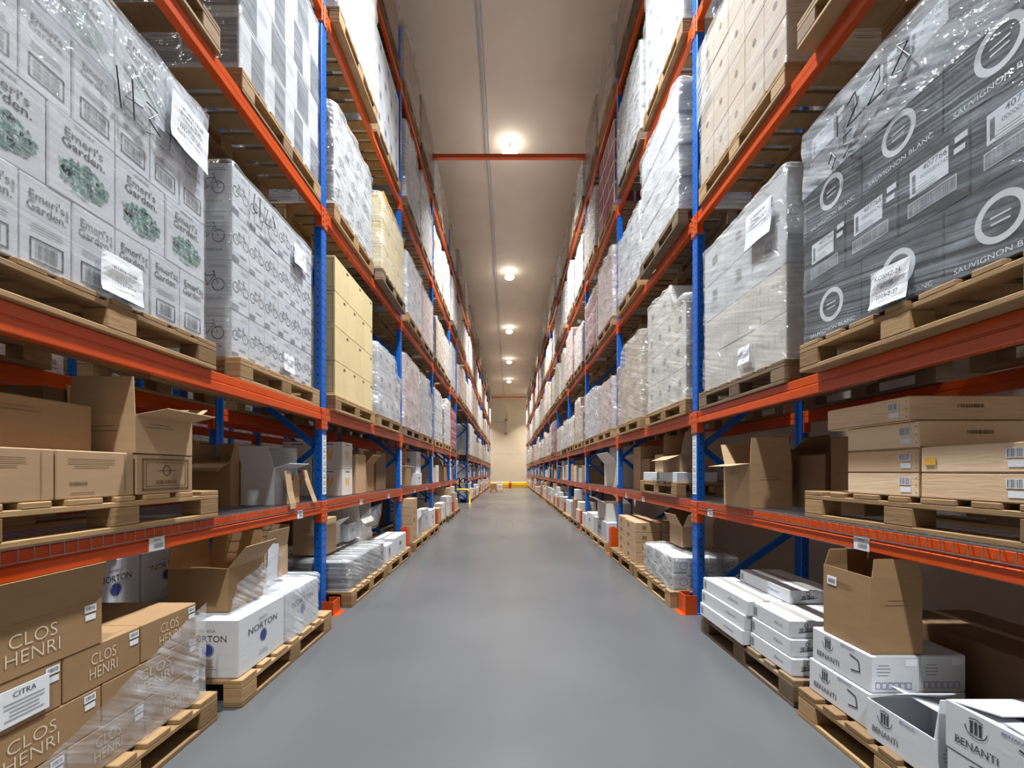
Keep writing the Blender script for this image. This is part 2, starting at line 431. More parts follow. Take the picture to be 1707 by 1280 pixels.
seq = [(.15, .15), (.15, .75), (1.45, .75), (1.45, 2.15), (2.95, 2.15), (2.95, 3.75), (4.45, 3.75), (4.45, 5.25), (5.95, 5.25), (5.95, 6.75), (7.6, 6.75), (7.7, 7.7)]
for a, c in seq: BR.append(brace_mesh(a, c, 0))
FOOT = MB(); FOOT.box(-.09, .02, -.075, .075, 0, .008, 'blue'); FOOT = FOOT.mesh('foot_plate')
b = MB(); F = (V((.003, 0, 0)), V((0, 1, 0)), V((0, 0, 1)))
b.box(0, .002, -.04, .04, 1.04, 1.56, 'paper')
for i in range(9):
    b.p_code(F, 0, 1.075 + i * .057, .045, .022, 'ink_grey', i); b.p_rect(F, 0, 1.098 + i * .057, .05, .004, 'ink')
STRIP = b.mesh('location_strip')
def upright(sd, x, y, label, group, strip=True, braces=True):
    t = thing('upright_frame', label, 'rack upright', (sd * x, y, 0), rz_of[sd], group)
    f = put(POST, 'front_post', t); p = put(POST, 'rear_post', t, (-RD, 0, 0), PI)
    for br in BR: put(br, 'brace', t)
    put(FOOT, 'foot_plate', f); put(FOOT, 'foot_plate', p)
    if strip: put(STRIP, 'location_strip', f)['label'] = 'white strip of location codes'
    return t
b = MB(); b.tube([(0, 0, 0), (.006, 0, 0)], .008, 'galv', 8); BOLT = b.mesh('bolt')
_beam = {}
def beam_mesh(length):
    key = round(length, 3)
    if key not in _beam:
        b = MB(); l = length / 2
        # stepped box section, top at z=0, aisle side at x=0
        b.box(-.05, 0, -l, l, -.105, -.055, 'orange', .004); b.box(-.05, -.006, -l, l, -.05, 0, 'orange', .004); b.box(-.047, -.009, -l, l, -.06, -.045, 'orange')
        c = MB(); c.box(-.055, .007, -.004, .055, -.19, .0, 'orange', .004)
        d = MB(); d.box(-.055, .007, -.055, .004, -.19, .0, 'orange', .004)
        _beam[key] = (b.mesh('beam_tube'), c.mesh('end_connector'), d.mesh('end_connector'))
    return _beam[key]
b = MB(); F = (V((.0035, 0, -.075)), V((0, 1, 0)), V((0, 0, 1)))
b.box(0, .0025, -.045, .045, -.105, -.042, 'paper'); b.p_code(F, .008, -.008, .055, .022, 'ink_grey', 4); b.p_code(F, .0, .018, .04, .008, 'ink_grey', 9)
SHELFLABEL = b.mesh('shelf_label')
def beam(sd, x, y0, y1, z, label, group, parts=True, tags=()):
    l = y1 - y0 - .11
    t = thing('rack_beam', label, 'rack beam', (sd * x, (y0 + y1) / 2, z), rz_of[sd], group)
    bt, c0, c1 = beam_mesh(l)
    u = put(bt, 'beam_tube', t)
    for cm, y_, o_ in ((c0, -l / 2 - .05, .03), (c1, l / 2 + .05, -.03)):
        c = put(cm, 'end_connector', t, (0, y_, 0))
        if parts:
            for z_ in (-.03, -.08, -.13, -.17): put(BOLT, 'bolt', c, (.006, o_, z_))
    for ty in tags: put(SHELFLABEL, 'shelf_label', u, (0.0, ty, 0))['label'] = 'white barcode label'
    return t
_deck = {}
def deck_mesh(length):
    key = round(length, 3)
    if key not in _deck:
        b = MB(); l = length / 2 - .03; n = int(length / .052)
        for i in range(n + 1):
            y = -l + 2 * l * i / n
            b.box(-RD + .06, .004, y - .0022, y + .0022, .004, .0085, 'galv')
            b.box(.0035, .0065, y - .0014, y + .0014, -.042, .0085, 'galv')
        for i in range(10):
            x = -RD + .08 + (RD - .09) * i / 9
            b.box(x - .0025, x + .0025, -l, l, 0.0, .0045, 'galv')
        b.box(.004, .008, -l, l, -.0445, -.041, 'galv'); b.box(.004, .009, -l, l, .004, .009, 'galv')
        _deck[key] = b.mesh('wire_deck')
    return _deck[key]
b = MB(); b.box(-RD + .03, -.03, -.04, .04, -.045, -.002, 'galv', .004); SUPPORT = b.mesh('support_bar')

for sd in (-1, 1):
    ups = UP[sd]; g = f'blue upright frames of the {SIDE[sd]} rack'
    for i, y in enumerate(ups):
        upright(sd, W[sd], y, f'blue perforated upright frame of {SIDE[sd]} rack, {ORD[i]} from the camera end', g, strip=(i < 7))
    for i in range(len(ups) - 1):
        y0, y1 = ups[i], ups[i + 1]
        for lv in range(1, 6):
            if sd == -1 and i == TUNNEL and lv < 3: continue
            gb = f'orange beams of the {SIDE[sd]} rack'
            tags = ()
            if lv == 1: tags = ((.72, -.42) if i else (.95, -.47)) if sd == -1 else ((-.1, -.9) if i else (-1.1, .47))
            if lv == 1 and sd == 1: tags = tuple(q for q in tags)
            beam(sd, W[sd], y0, y1, Z[sd][lv], f'orange front beam under the {LEV[lv]}, {ORD[i]} bay of {SIDE[sd]} rack', gb, i < 2, tags)
            if i < 6:
                bt = beam(sd, W[sd] + RD, y0, y1, Z[sd][lv], f'orange rear beam under the {LEV[lv]}, {ORD[i]} bay of {SIDE[sd]} rack', gb, False)
                bt.rotation_euler = (0, 0, PI - rz_of[sd])
            if lv == 1:
                tag(put(deck_mesh(y1 - y0 - .12), 'wire_deck', None, (sd * W[sd], (y0 + y1) / 2, Z[sd][lv] + .0005), rz_of[sd]),
                    f'galvanised wire deck with turned-down front edge, {ORD[i]} bay of {SIDE[sd]} rack', 'wire shelf', f'wire decks of the {SIDE[sd]} rack')
            elif i < 3:
                pass

# orange guards at the foot of the uprights
b = MB(); b.box(0, .006, -.08, .08, 0, .4, 'orange', .002); b.box(-.095, 0, -.08, -.074, 0, .4, 'orange', .002); b.box(-.095, 0, .074, .08, 0, .4, 'orange', .002)
b.box(-.02, .05, -.085, .085, 0, .006, 'orange'); GUARD = b.mesh('guard')
for sd in (-1, 1):
    for i, y in enumerate(UP[sd]):
        if i == 0 or (sd == -1 and i in (5, 6)): continue
        low = (i == 1)
        o = put(GUARD, 'column_guard', None, (sd * (W[sd] - .105), y, 0), rz_of[sd])
        if low: o.scale = (1, 1, .42 if sd == 1 else .3)
        tag(o, f'orange column guard at the foot of upright {ORD[i]} from camera, {SIDE[sd]} rack', 'column guard', f'orange column guards of the {SIDE[sd]} rack')
# hoop barrier at the tunnel
t = thing('hoop_guard', 'yellow orange hoop guard protecting the rack end beside the passage', 'hoop guard', (-1.9, 17.45, 0))
pts = [(-.38, 0, 0), (-.38, 0, .42)] + [(-.38 + .12 * (1 - math.cos(a)), 0, .42 + .12 * math.sin(a)) for a in (.4, .8, 1.2, PI / 2)] + [(.26 + .12 * math.sin(a), 0, .42 + .12 * math.cos(a)) for a in (0, .4, .8, 1.2, PI / 2)] + [(.38, 0, 0)]
b = MB(); b.tube(pts, .04, 'yellow_steel', 12); b.build('hoop', t, smooth=True)
for x in (-.38, .38):
    b = MB(); b.box(x - .08, x + .08, -.08, .08, 0, .01, 'yellow_steel'); b.build('base_plate', t)

# ------------------------------------------------------------------ pallets
PH = .144
def pallet_parts(wd):
    top = MB(); n = 7
    for i in range(n):
        y = -.6 + .0725 + (1.2 - .145) * i / (n - 1)
        w = .0725 if i % 2 == 0 else .05
        top.box(-.5, .5, y - w, y + w, .122, .144, wd, .003)
    for x in (-.45, 0, .45): top.box(x - .05, x + .05, -.6, .6, .1, .122, wd, .003)
    blk = MB(); blk.box(-.05, .05, -.0725, .0725, .022, .1, wd, .004)
    run = MB(); run.box(-.05, .05, -.6, .6, 0, .022, wd, .003)
    allm = MB()
    for q in (top,): allm.v += q.v; allm.f += q.f; allm.m += q.m; allm.mats = q.mats
    for x in (-.45, 0, .45):
        allm.box(x - .05, x + .05, -.6, .6, 0, .022, wd)
        for y in (-.5275, 0, .5275): allm.box(x - .05, x + .05, y - .0725, y + .0725, .022, .1, wd)
    return top.mesh('top_deck'), blk.mesh('block'), run.mesh('bottom_runner'), allm.mesh('pallet')
PAL = {k: pallet_parts(k) for k in ('wood', 'wood_old')}
def pallet(sd, w, d0, z, label, kind='wood', near=True, length=1.2, rz=0, depth=1.0):
    """w: distance of its aisle edge from the aisle centre line; d0: near end"""
    loc = (sd * (w + .5 * depth), d0 + length / 2, z); g = f'pallets in the {SIDE[sd]} rack'
    top, blk, run, allm = PAL[kind]
    sc = (depth, length / 1.2, 1)
    if not near:
        o = put(allm, 'pallet', None, loc, rz_of[sd] + rz); o.scale = sc
        return tag(o, label, 'pallet', g)
    t = thing('pallet', label, 'pallet', loc, rz_of[sd] + rz, g); t.scale = sc
    put(top, 'top_deck', t)
    for x in (-.45, 0, .45):
        put(run, 'bottom_runner', t, (x, 0, 0))
        for y in (-.5275, 0, .5275): put(blk, 'block', t, (x, y, 0))
    return t

# ------------------------------------------------------------------ cartons
E = .0014
def faces(L, D, H):
    return {'front': (V((D / 2 + E, 0, H / 2)), V((0, 1, 0)), V((0, 0, 1))),
            'e0': (V((0, -L / 2 - E, H / 2)), V((1, 0, 0)), V((0, 0, 1))),
            'e1': (V((0, L / 2 + E, H / 2)), V((-1, 0, 0)), V((0, 0, 1))),
            'top': (V((0, 0, H + E)), V((0, 1, 0)), V((-1, 0, 0)))}
def tree_print(b, F, cx, cy, w, h, seed=3):
    r = random.Random(seed)
    for i in range(16):
        a = r.uniform(0, 2 * PI); q = math.sqrt(r.random()) * .8
        b.p_disc(F, cx + q * math.cos(a) * w / 2, cy + q * math.sin(a) * h / 2, r.uniform(.012, .028), 'ink_green2', 9)
    F = (F[0] + F[1].cross(F[2]).normalized() * .0008, F[1], F[2])
    for i in range(150):
        a = r.uniform(0, 2 * PI); q = math.sqrt(r.random())
        x = cx + q * math.cos(a) * w / 2; y = cy + q * math.sin(a) * h / 2
        b.p_rect(F, x, y, r.uniform(.006, .018), r.uniform(.004, .011), 'ink_green', r.uniform(0, 3))
    for i in range(5): b.p_line(F, cx, cy - h * .55, cx + (i - 2) * w * .12, cy + h * .1, .002, 'ink_green')
def bike_print(b, F, cx, cy, s):
    m = 'ink'
    for x in (-.5, .5): b.p_ring(F, cx + x * s, cy, .26 * s, .31 * s, m, 18)
    P = {'a': (-.5, 0), 'b': (0, -.02), 'c': (-.18, .42), 'd': (.34, .45), 'e': (.5, 0)}
    for p, q in ('ab', 'bc', 'cd', 'db', 'ac', 'de'):
        b.p_line(F, cx + P[p][0] * s, cy + P[p][1] * s, cx + P[q][0] * s, cy + P[q][1] * s, .035 * s, m)
    b.p_line(F, cx - .3 * s, cy + .5 * s, cx - .08 * s, cy + .5 * s, .06 * s, m); b.p_line(F, cx + .34 * s, cy + .45 * s, cx + .3 * s, cy + .62 * s, .04 * s, m); b.p_line(F, cx + .2 * s, cy + .62 * s, cx + .34 * s, cy + .62 * s, .04 * s, m)
def lines(b, F, cx, cy, w, n, m, dy=.012, seed=1, t=.003):
    r = random.Random(seed)
    for i in range(n): b.p_rect(F, cx, cy - i * dy, w * r.uniform(.7, 1), t, m)

def style(b, st, L, D, H):
    F = faces(L, D, H); Fr = F['front']
    ends = (F['e0'], F['e1'])
    base = {'garden_text': 'white', 'garden_tree': 'white', 'garden_code': 'white', 'bike': 'white', 'norton': 'white', 'benanti': 'white', 'slim': 'white', 'black_ring': 'black', 'black_label': 'black',
            'clos': 'kraft', 'gold_w': 'white2', 'seam': 'white', 'checker': 'white', 'checker2': 'white', 'dot': 'beige', 'maroon': 'white2', 'crest': 'tan', 'plainlines': 'tan', 'crate': 'wood_crate', 'panel': 'white', 'numbers': 'kraft_light',
            'yellow': 'yellow', 'benanti2': 'white', 'vert': 'white2'}.get(st, st)
    b.box(-D / 2, D / 2, -L / 2, L / 2, 0, H, base, .004)
    if st == 'garden_text':
        b.p_text(Fr, "Emeri's\nGarden.", 0, H * .24, .046, 'ink', L * .76, .008); b.p_rect(Fr, L * .4, H * .27, .008, .04, 'ink_grey')
        b.p_frame(Fr, 0, -H * .3, L * .62, .075, .005, 'ink'); b.p_code(Fr, 0, -H * .3, L * .44, .055, 'ink_grey', 2)
        lines(b, Fr, 0, -.005, L * .75, 3, 'ink_grey', .01, 3); b.p_code(Fr, 0, -H * .45, L * .5, .006, 'ink_grey', 11)
    elif st == 'garden_tree':
        b.p_code(Fr, 0, H * .43, L * .3, .01, 'ink_grey', 12); b.p_text(Fr, "Emeri's\nGarden.", 0, H * .23, .046, 'ink', L * .64, .008); tree_print(b, Fr, 0, -H * .17, L * .78, H * .42)
    elif st == 'garden_code':
        b.p_text(Fr, "Emeri's\nGarden.", 0, H * .24, .038, 'ink_grey', L * .66); lines(b, Fr, 0, H * .02, L * .66, 3, 'ink_grey', .01, 5)
        b.p_frame(Fr, 0, -H * .26, L * .66, .075, .005, 'ink'); b.p_code(Fr, 0, -H * .26, L * .5, .055, 'ink_grey', 7)
    elif st == 'bike':
        for Q, w in ((Fr, L), (ends[0], D), (ends[1], D)):
            bike_print(b, Q, 0, H * .0, min(w * .56, .13)); b.p_rect(Q, -w * .3, -H * .42, w * .36, H * .11, 'greyink'); b.p_code(Q, w * .1, -H * .28, w * .4, .014, 'ink_grey', 3); lines(b, Q, w * .2, H * .4, w * .4, 2, 'ink_grey')
    elif st == 'norton':
        for Q, w in ((Fr, L), (ends[0], D), (ends[1], D)):
            b.p_text(Q, 'BODEGA', 0, H * .31, .022, 'ink_grey'); b.p_text(Q, 'NORTON', 0, H * .17, .05, 'ink', w * .62); b.p_disc(Q, 0, -H * .02, .03, 'ink_blue'); b.p_ring(Q, 0, -H * .02, .033, .036, 'ink_blue'); lines(b, Q, 0, -H * .3, .1, 2, 'ink_grey', .014)
    elif st in ('benanti', 'benanti2'):
        cx = -L * .2
        b.p_text(Fr, 'BENANTI', cx, -H * .22, .036, 'ink', L * .4)
        for i in range(13):     # crest: a wreath round three figures under a small crown
            a0 = PI + PI * i / 13; b.p_line(Fr, cx + .034 * math.cos(a0), H * .2 + .03 * math.sin(a0), cx + .034 * math.cos(a0 + PI / 13), H * .2 + .03 * math.sin(a0 + PI / 13), .003, 'ink')
        for i in (-1, 0, 1): b.p_rect(Fr, cx + i * .014, H * .17, .008, .03, 'ink'); b.p_disc(Fr, cx + i * .014, H * .17 + .02, .006, 'ink', 10)
        b.p_line(Fr, cx - .022, H * .17 + .03, cx, H * .17 + .036, .004, 'ink'); b.p_line(Fr, cx, H * .17 + .036, cx + .022, H * .17 + .03, .004, 'ink')
        if st == 'benanti':
            hx = L * .26
            b.p_line(Fr, hx - .03, H * .26, hx + .02, H * .2, .006, 'ink'); b.p_line(Fr, hx + .02, H * .2, hx + .028, -H * .1, .006, 'ink'); b.p_line(Fr, hx + .028, -H * .1, hx - .024, -H * .16, .006, 'ink')
        b.p_text(Fr, 'BENANTI', L * .14, H * .4, .014, 'ink_blue', L * .22)
        for Q in ends:
            b.p_rect(Q, D * .32, H * .33, .05, .03, 'paper'); lines(b, Q, -D * .25, H * .25, D * .3, 4, 'ink_grey', .014)
            for i in range(6): b.p_frame(Q, -D * .36 + i * .026, -H * .3, .02, .026, .002, 'ink_blue')
    elif st == 'slim':
        b.p_rect(Fr, -L * .44, 0, .03, H * .5, 'ink_grey'); b.p_line(Fr, L * .1, -.008, L * .16, .012, .004, 'ink_grey'); b.p_code(Fr, L * .24, .0, L * .16, .01, 'ink_grey', 5)
        for Q in ends: b.p_code(Q, -D * .12, -.004, .075, H * .26, 'ink', 9); b.p_line(Q, -D * .3, -H * .2, D * .06, -H * .08, .004, 'ink'); b.p_ring(Q, -D * .12, H * .24, .008, .012, 'ink', 12)
        b.p_rect(F['top'], 0, 0, L * .998, D * .2, 'tape_grey')
    elif st == 'black_ring':
        b.p_ring(Fr, 0, H * .03, .058, .08, 'ink_white', 36); lines(b, Fr, 0, H * .06, .08, 2, 'ink_white', .022, 4, .006)
        b.p_text(Fr, 'SAUVIGNON BLANC', 0, -H * .39, .026, 'ink_white', L * .8)
    elif st == 'black_label':
        b.p_rect(Fr, -.01, .035, .155, .1, 'paper'); b.p_text(Fr, '407766', .015, .068, .032, 'ink', None, .012); b.p_text(Fr, '0000004742', .012, .04, .022, 'ink'); b.p_rect(Fr, -.07, .03, .015, .07, 'ink_grey'); lines(b, Fr, -.02, .01, .09, 3, 'ink_grey', .01)
        b.p_rect(Fr, 0, -.062, .19, .05, 'ink_grey'); b.p_frame(Fr, 0, -.062, .19, .05, .004, 'ink_white'); b.p_code(Fr, 0, -.062, .15, .036, 'ink_white', 5)
        b.p_rect(Fr, L * .4, H * .3, .045, .022, 'ink_white'); b.p_rect(Fr, L * .38, H * .16, .04, .02, 'ink_white')
    elif st == 'clos':
        b.p_text(Fr, 'CLOS\nHENRI', -L * .02, 0, H * .38, 'ink_cream', L * .36, -.014)
        b.p_rect(Fr, L * .4, H * .34, .045, .026, 'paper'); b.p_rect(Fr, L * .4, H * .15, .04, .02, 'paper'); b.p_code(Fr, L * .4, H * .34, .034, .014, 'ink_grey', 3)
        for Q in ends: b.p_text(Q, 'CLOS\nHENRI', 0, 0, H * .3, 'ink_cream', D * .3, -.014)
    elif st == 'gold_w':
        for Q, w in ((Fr, L), (ends[0], D), (ends[1], D)):
            b.p_text(Q, 'W', 0, -H * .02, H * .5, 'ink_gold', w * .42, .03); b.p_rect(Q, 0, H * .4, w * .4, .012, 'ink_grey')
    elif st == 'checker2':
        b.p_rect(Fr, -L * .24, 0, L * .5, H * .9, 'greyink'); lines(b, Fr, L * .2, H * .2, L * .3, 3, 'ink_grey', .02)
        for Q in ends: b.p_rect(Q, 0, 0, D * .94, H * .8, 'greyink')
    elif st == 'checker':
        b.p_rect(Fr, L * .22, -H * .02, L * .5, H * .9, 'greyink'); lines(b, Fr, -L * .2, H * .2, L * .3, 3, 'ink_grey', .02)
        for Q in ends: b.p_rect(Q, 0, 0, D * .94, H * .8, 'greyink')
    elif st == 'dot':
        b.p_disc(Fr, 0, H * .05, .022, 'ink_brown'); b.p_disc(Fr, 0, H * .05, .012, 'beige')
        for Q in ends: lines(b, Q, 0, .02, D * .4, 3, 'ink_brown')
    elif st == 'maroon':
        for Q, w in ((Fr, L), (ends[0], D), (ends[1], D)):
            b.p_rect(Q, 0, 0, w * .9, H * .84, 'maroon'); b.p_ring(Q, 0, .02, .035, .043, 'ink_white', 16); b.p_rect(Q, 0, -.06, w * .4, .01, 'ink_white')
    elif st == 'seam':
        for Q, w in ((Fr, L), (ends[0], D), (ends[1], D)): b.p_rect(Q, 0, -H * .46, w * .99, H * .07, 'ink_grey'); lines(b, Q, 0, H * .1, w * .4, 2, 'ink_grey', .02)
    elif st == 'panel':
        for Q, w in ((Fr, L), (ends[0], D), (ends[1], D)):
            b.p_rect(Q, 0, H * .1, .06, .07, 'ink_grey'); b.p_frame(Q, 0, H * .1, .08, .09, .003, 'ink'); lines(b, Q, 0, -H * .2, w * .5, 2, 'ink_grey', .02)
    elif st == 'crest':
        b.p_frame(Fr, 0, 0, L * .8, H * .76, .008, 'ink_brown'); b.p_frame(Fr, 0, 0, L * .7, H * .6, .003, 'ink_brown'); b.p_ring(Fr, 0, H * .1, .02, .026, 'ink_brown', 16); b.p_code(Fr, 0, -H * .2, .13, .018, 'ink_brown', 8); b.p_line(Fr, -.06, H * .1, .06, H * .1, .004, 'ink_brown')
    elif st == 'plainlines':
        lines(b, Fr, -L * .08, H * .32, L * .6, 3, 'ink_brown', .014, 2); b.p_code(Fr, -L * .25, -H * .18, .07, .012, 'ink_brown', 3); lines(b, Fr, -L * .2, -H * .38, L * .4, 1, 'ink_brown'); b.p_rect(Fr, L * .36, 0, .002, H * .9, 'ink_brown')
    elif st == 'crate':
        b.p_rect(Fr, L * .33, H * .16, .055, .032, 'paper'); b.p_code(Fr, L * .33, H * .16, .047, .028, 'ink', 6); b.p_rect(Fr, L * .34, -H * .2, .05, .022, 'paper')
        for q in (-.3, 0, .3): b.p_disc(Fr, L * .47, q * H, .003, 'ink_brown', 8)
        for Q in ends: b.p_code(Q, 0, .01, .11, .016, 'ink_brown', 4); b.p_rect(Q, 0, -H * .46, D * .99, .003, 'ink_brown')
        b.p_rect(Fr, 0, -H * .47, L, .003, 'ink_brown')
    elif st == 'numbers':
        for Q, w in ((Fr, L), (ends[0], D), (ends[1], D)): b.p_code(Q, -w * .15, 0, w * .16, H * .4, 'ink_brown', 6)
        b.p_rect(F['top'], 0, 0, L * .998, .05, 'tape')
    elif st == 'vert':
        for i in range(5): b.p_rect(Fr, -L * .36 + i * L * .18, H * .05, .005, H * .36, 'grey')
    elif st in ('kraft', 'tan', 'kraft_dark', 'kraft_light', 'beige'):
        b.p_rect(F['top'], 0, 0, L * .998, .05, 'tape'); lines(b, Fr, -L * .1, H * .3, L * .5, 2, 'ink_brown', .014); lines(b, ends[0], 0, H * .2, D * .5, 2, 'ink_brown', .02); lines(b, ends[1], 0, H * .2, D * .5, 2, 'ink_brown', .02)
    elif st == 'yellow':
        b.p_rect(F['top'], 0, 0, L * .998, .05, 'tape'); b.p_rect(Fr, L * .34, H * .38, .05, .022, 'ink_brown')
        for Q in ends: b.p_frame(Q, 0, 0, D * .86, H * .8, .004, 'ink_brown'); lines(b, Q, -D * .1, H * .1, D * .4, 2, 'ink_brown', .03)
    elif st in ('white', 'white2', 'grey', 'pink'):
        b.p_rect(F['top'], 0, 0, L * .998, .05, 'tape_grey')
        for Q, w in ((Fr, L), (ends[0], D), (ends[1], D)):
            b.p_rect(Q, 0, H * .08, w * .22, H * .2, 'ink_grey' if st != 'yellow' else 'ink_brown'); lines(b, Q, 0, -H * .2, w * .5, 2, 'ink_grey' if st != 'yellow' else 'ink_brown', .016)
_carton = {}
def carton_mesh(st, L, D, H):
    key = (st, round(L, 3), round(D, 3), round(H, 3))
    if key not in _carton:
        b = MB(); style(b, st, *key[1:]); _carton[key] = b.mesh('carton')
    return _carton[key]
GAP = .003
PRINTED = ('garden_text', 'garden_tree', 'garden_code', 'bike', 'norton', 'benanti', 'benanti2', 'slim', 'black_ring', 'black_label', 'clos', 'crest', 'plainlines', 'dot', 'checker', 'checker2', 'gold_w', 'vert', 'panel')
def carton(sd, st, w, d0, d1, z, H, D, label, group, name=None, cat='cardboard box', rz=0, parent=None):
    """aisle face at distance w from the aisle line, from d0 to d1 along it, D deep"""
    me = carton_mesh(st, d1 - d0 - GAP, D - GAP, H - .001)
    o = put(me, name or ('wine_carton' if st in PRINTED else 'carton'), parent, (sd * (w + D / 2), (d0 + d1) / 2, z), rz_of[sd] + rz)
    if label: tag(o, label, cat, group)
    return o

def open_carton(sd, mat, w, d0, d1, z, H, D, label, group, ang=(110, 60, 100, 150), rz=0, st=None, fl=.45, name='open_carton', fe=.48):
    """ang: flap angles from vertical-up: front, near, rear, far. 0 = straight up, 180 = hanging down outside"""
    L = d1 - d0 - GAP; D = D - GAP
    if mat not in M: mat = {'panel': 'white', 'vert': 'white2'}.get(mat, 'white')
    t = thing(name, label, 'cardboard box', (sd * (w + D / 2), (d0 + d1) / 2, z), rz_of[sd] + rz, group)
    b = MB(); k = .005
    if st: style(b, st, L, D, H)
    b2 = MB(); hl, hd = L / 2, D / 2
    b2.box(-hd, hd, -hl, hl, 0, k, mat)
    b2.box(hd - k, hd, -hl, hl, k, H, mat); b2.box(-hd, -hd + k, -hl, hl, k, H, mat)
    b2.box(-hd + k, hd - k, -hl, -hl + k, k, H, mat); b2.box(-hd + k, hd - k, hl - k, hl, k, H, mat)
    if st:
        F = len(b.mats)
        # keep only the prints of the style, not its solid box or its lid
        n0 = 26; vs = b.v; 
        for f, mi in zip(b.f[n0:], b.m[n0:]):
            if min(vs[i][2] for i in f) < H - .002: b2.add([vs[i] for i in f], [tuple(range(len(f)))], b.mats[mi])
    b2.build('body', t)
    far_is = 1 if sd == -1 else -1
    spec = [((hd, 0), (1, 0), L, D * fl, ang[0]), ((0, -hl * far_is), (0, -far_is), D, L * fe, ang[1]), ((-hd, 0), (-1, 0), L, D * fl, ang[2]), ((0, hl * far_is), (0, far_is), D, L * fe, ang[3])]
    for (px, py), (nx, ny), width, reach, a in spec:
        if a is None: continue
        a = math.radians(a); n = V((nx, ny, 0)); tdir = V((-ny, nx, 0)); up = V((0, 0, 1)) * math.cos(a) + n * math.sin(a); nn = up.cross(tdir)
        base = V((px, py, H)) - n * .003
        b = MB(); vs = []
        for s_ in (0, 1):
            for q, e in ((-1, 0), (1, 0), (1, 1), (-1, 1)):
                vs.append(base + tdir * (q * (width / 2 - .004 - .012 * e)) + up * (reach * e) + nn * (.004 * (s_ - .5)))
        b.add(vs, [(0, 1, 2, 3), (7, 6, 5, 4), (0, 4, 5, 1), (1, 5, 6, 2), (2, 6, 7, 3), (3, 7, 4, 0)], mat); b.build('flap', t)
    return t

# ------------------------------------------------------------------ stretch film
def film_mesh(L, D, H, mat, step=.06, amp=.012, out=.008, seed=0, z0=0.0, rad=.035, slope=None, top=True, mb=None):
    """film hull round a load L x D x H standing on z=0, open below; rounded upper edge"""
    b = mb or MB(); hl, hd = L / 2 + out, D / 2 + out; rr = rad
    ring = []
    def edge(p, q, nx, ny):
        n_ = max(1, int(math.hypot(q[0] - p[0], q[1] - p[1]) / step))
        for i in range(n_ + 1): ring.append((p[0] + (q[0] - p[0]) * i / n_, p[1] + (q[1] - p[1]) * i / n_, nx, ny))
    def arc(cx, cy, a0):
        for i in (1, 2, 3):
            a = a0 + PI / 2 * i / 4; ring.append((cx + rr * math.cos(a), cy + rr * math.sin(a), math.cos(a), math.sin(a)))
    edge((hd, -hl + rr), (hd, hl - rr), 1, 0); arc(hd - rr, hl - rr, 0)
    edge((hd - rr, hl), (-hd + rr, hl), 0, 1); arc(-hd + rr, hl - rr, PI / 2)
    edge((-hd, hl - rr), (-hd, -hl + rr), -1, 0); arc(-hd + rr, -hl + rr, PI)
    edge((-hd + rr, -hl), (hd - rr, -hl), 0, -1); arc(hd - rr, -hl + rr, PI * 1.5)
    nz_ = max(3, int((H - z0) / step)); n = len(ring); vs = []
    lv = [(z0 + (H - z0) * j / nz_, 0) for j in range(nz_ + 1)]
    if top: lv += [(H + out * .8, .012), (H + out + .004, .04), (H + out + .006, .16)]
    for z, ins in lv:
        for (x, y, nx, ny) in ring:
            q = noise.noise((x * 5 + seed, y * 5, z * 9)) * amp + noise.noise((x * 14, y * 14 + seed, z * 30)) * amp * .5
            q = max(q, -out * .6)
            t_ = min(1, max(0, (y * slope[0] / hl - slope[1]) / .25)) if slope else 0
            zz = z0 + (z - z0) * (1 - (slope[2] / H) * t_ * t_ * (3 - 2 * t_)) if slope else z
            if ins or z >= H: zz += noise.noise((x * 6 + seed, y * 6, 3)) * .014 + (.004 if ins else 0)
            px, py = x + nx * q, y + ny * q
            f = 1 - min(ins, .9)
            if ins: px, py = math.copysign(max(0, abs(px) - ins), px), math.copysign(max(0, abs(py) - ins), py)
            vs.append((px, py, zz))
    fs = []
    for j in range(len(lv) - 1):
        for i in range(n): fs.append((j * n + i, j * n + (i + 1) % n, (j + 1) * n + (i + 1) % n, (j + 1) * n + i))
    if top and not slope: fs.append(tuple(range((len(lv) - 1) * n, len(lv) * n)))
    b.add(vs, fs, mat)
    return b
def film(sd, w, d0, d1, z, H, D, label, mat='film', name='stretch_film', parent=None, **kw):
    b = film_mesh(d1 - d0, D, H, mat, **kw)
    o = b.build(name, parent, (sd * (w + D / 2), (d0 + d1) / 2, z), rz_of[sd], smooth=True)
    if label: tag(o, label, 'stretch film', 'stretch film round the near loads')
    LASTFILM[0] = o
    return o
def band(L, H, D, label, **kw):
    o = film_mesh(L, D, H, 'film_top', **kw).build('film_band', LASTFILM[0], smooth=True); o['label'] = label
def sheet(name, corners, mat, label=None, cat=None, n=10, amp=.01, seed=0, parent=None, thick=0, curl=None, group=None):
    """quad sheet (a, b, c, d) subdivided and slightly crumpled"""
    a, b_, c, d = [V(p) for p in corners]; nn = (b_ - a).cross(d - a).normalized()
    mb = MB(); vs = []
    for j in range(n + 1):
        for i in range(n + 1):
            s, t = i / n, j / n
            p = (a * (1 - s) + b_ * s) * (1 - t) + (d * (1 - s) + c * s) * t
            q = noise.noise(p * 9 + V((seed, 0, 0))) * amp + noise.noise(p * 30 + V((0, seed, 0))) * amp * .5
            if curl: q += curl * (s * s)
            vs.append(p + nn * q)
    fs = [(j * (n + 1) + i, j * (n + 1) + i + 1, (j + 1) * (n + 1) + i + 1, (j + 1) * (n + 1) + i) for j in range(n) for i in range(n)]
    mb.add(vs, fs, mat)
    o = mb.build(name, parent, smooth=True)
    if label: tag(o, label, cat, group)
    return o
LASTFILM = [None]
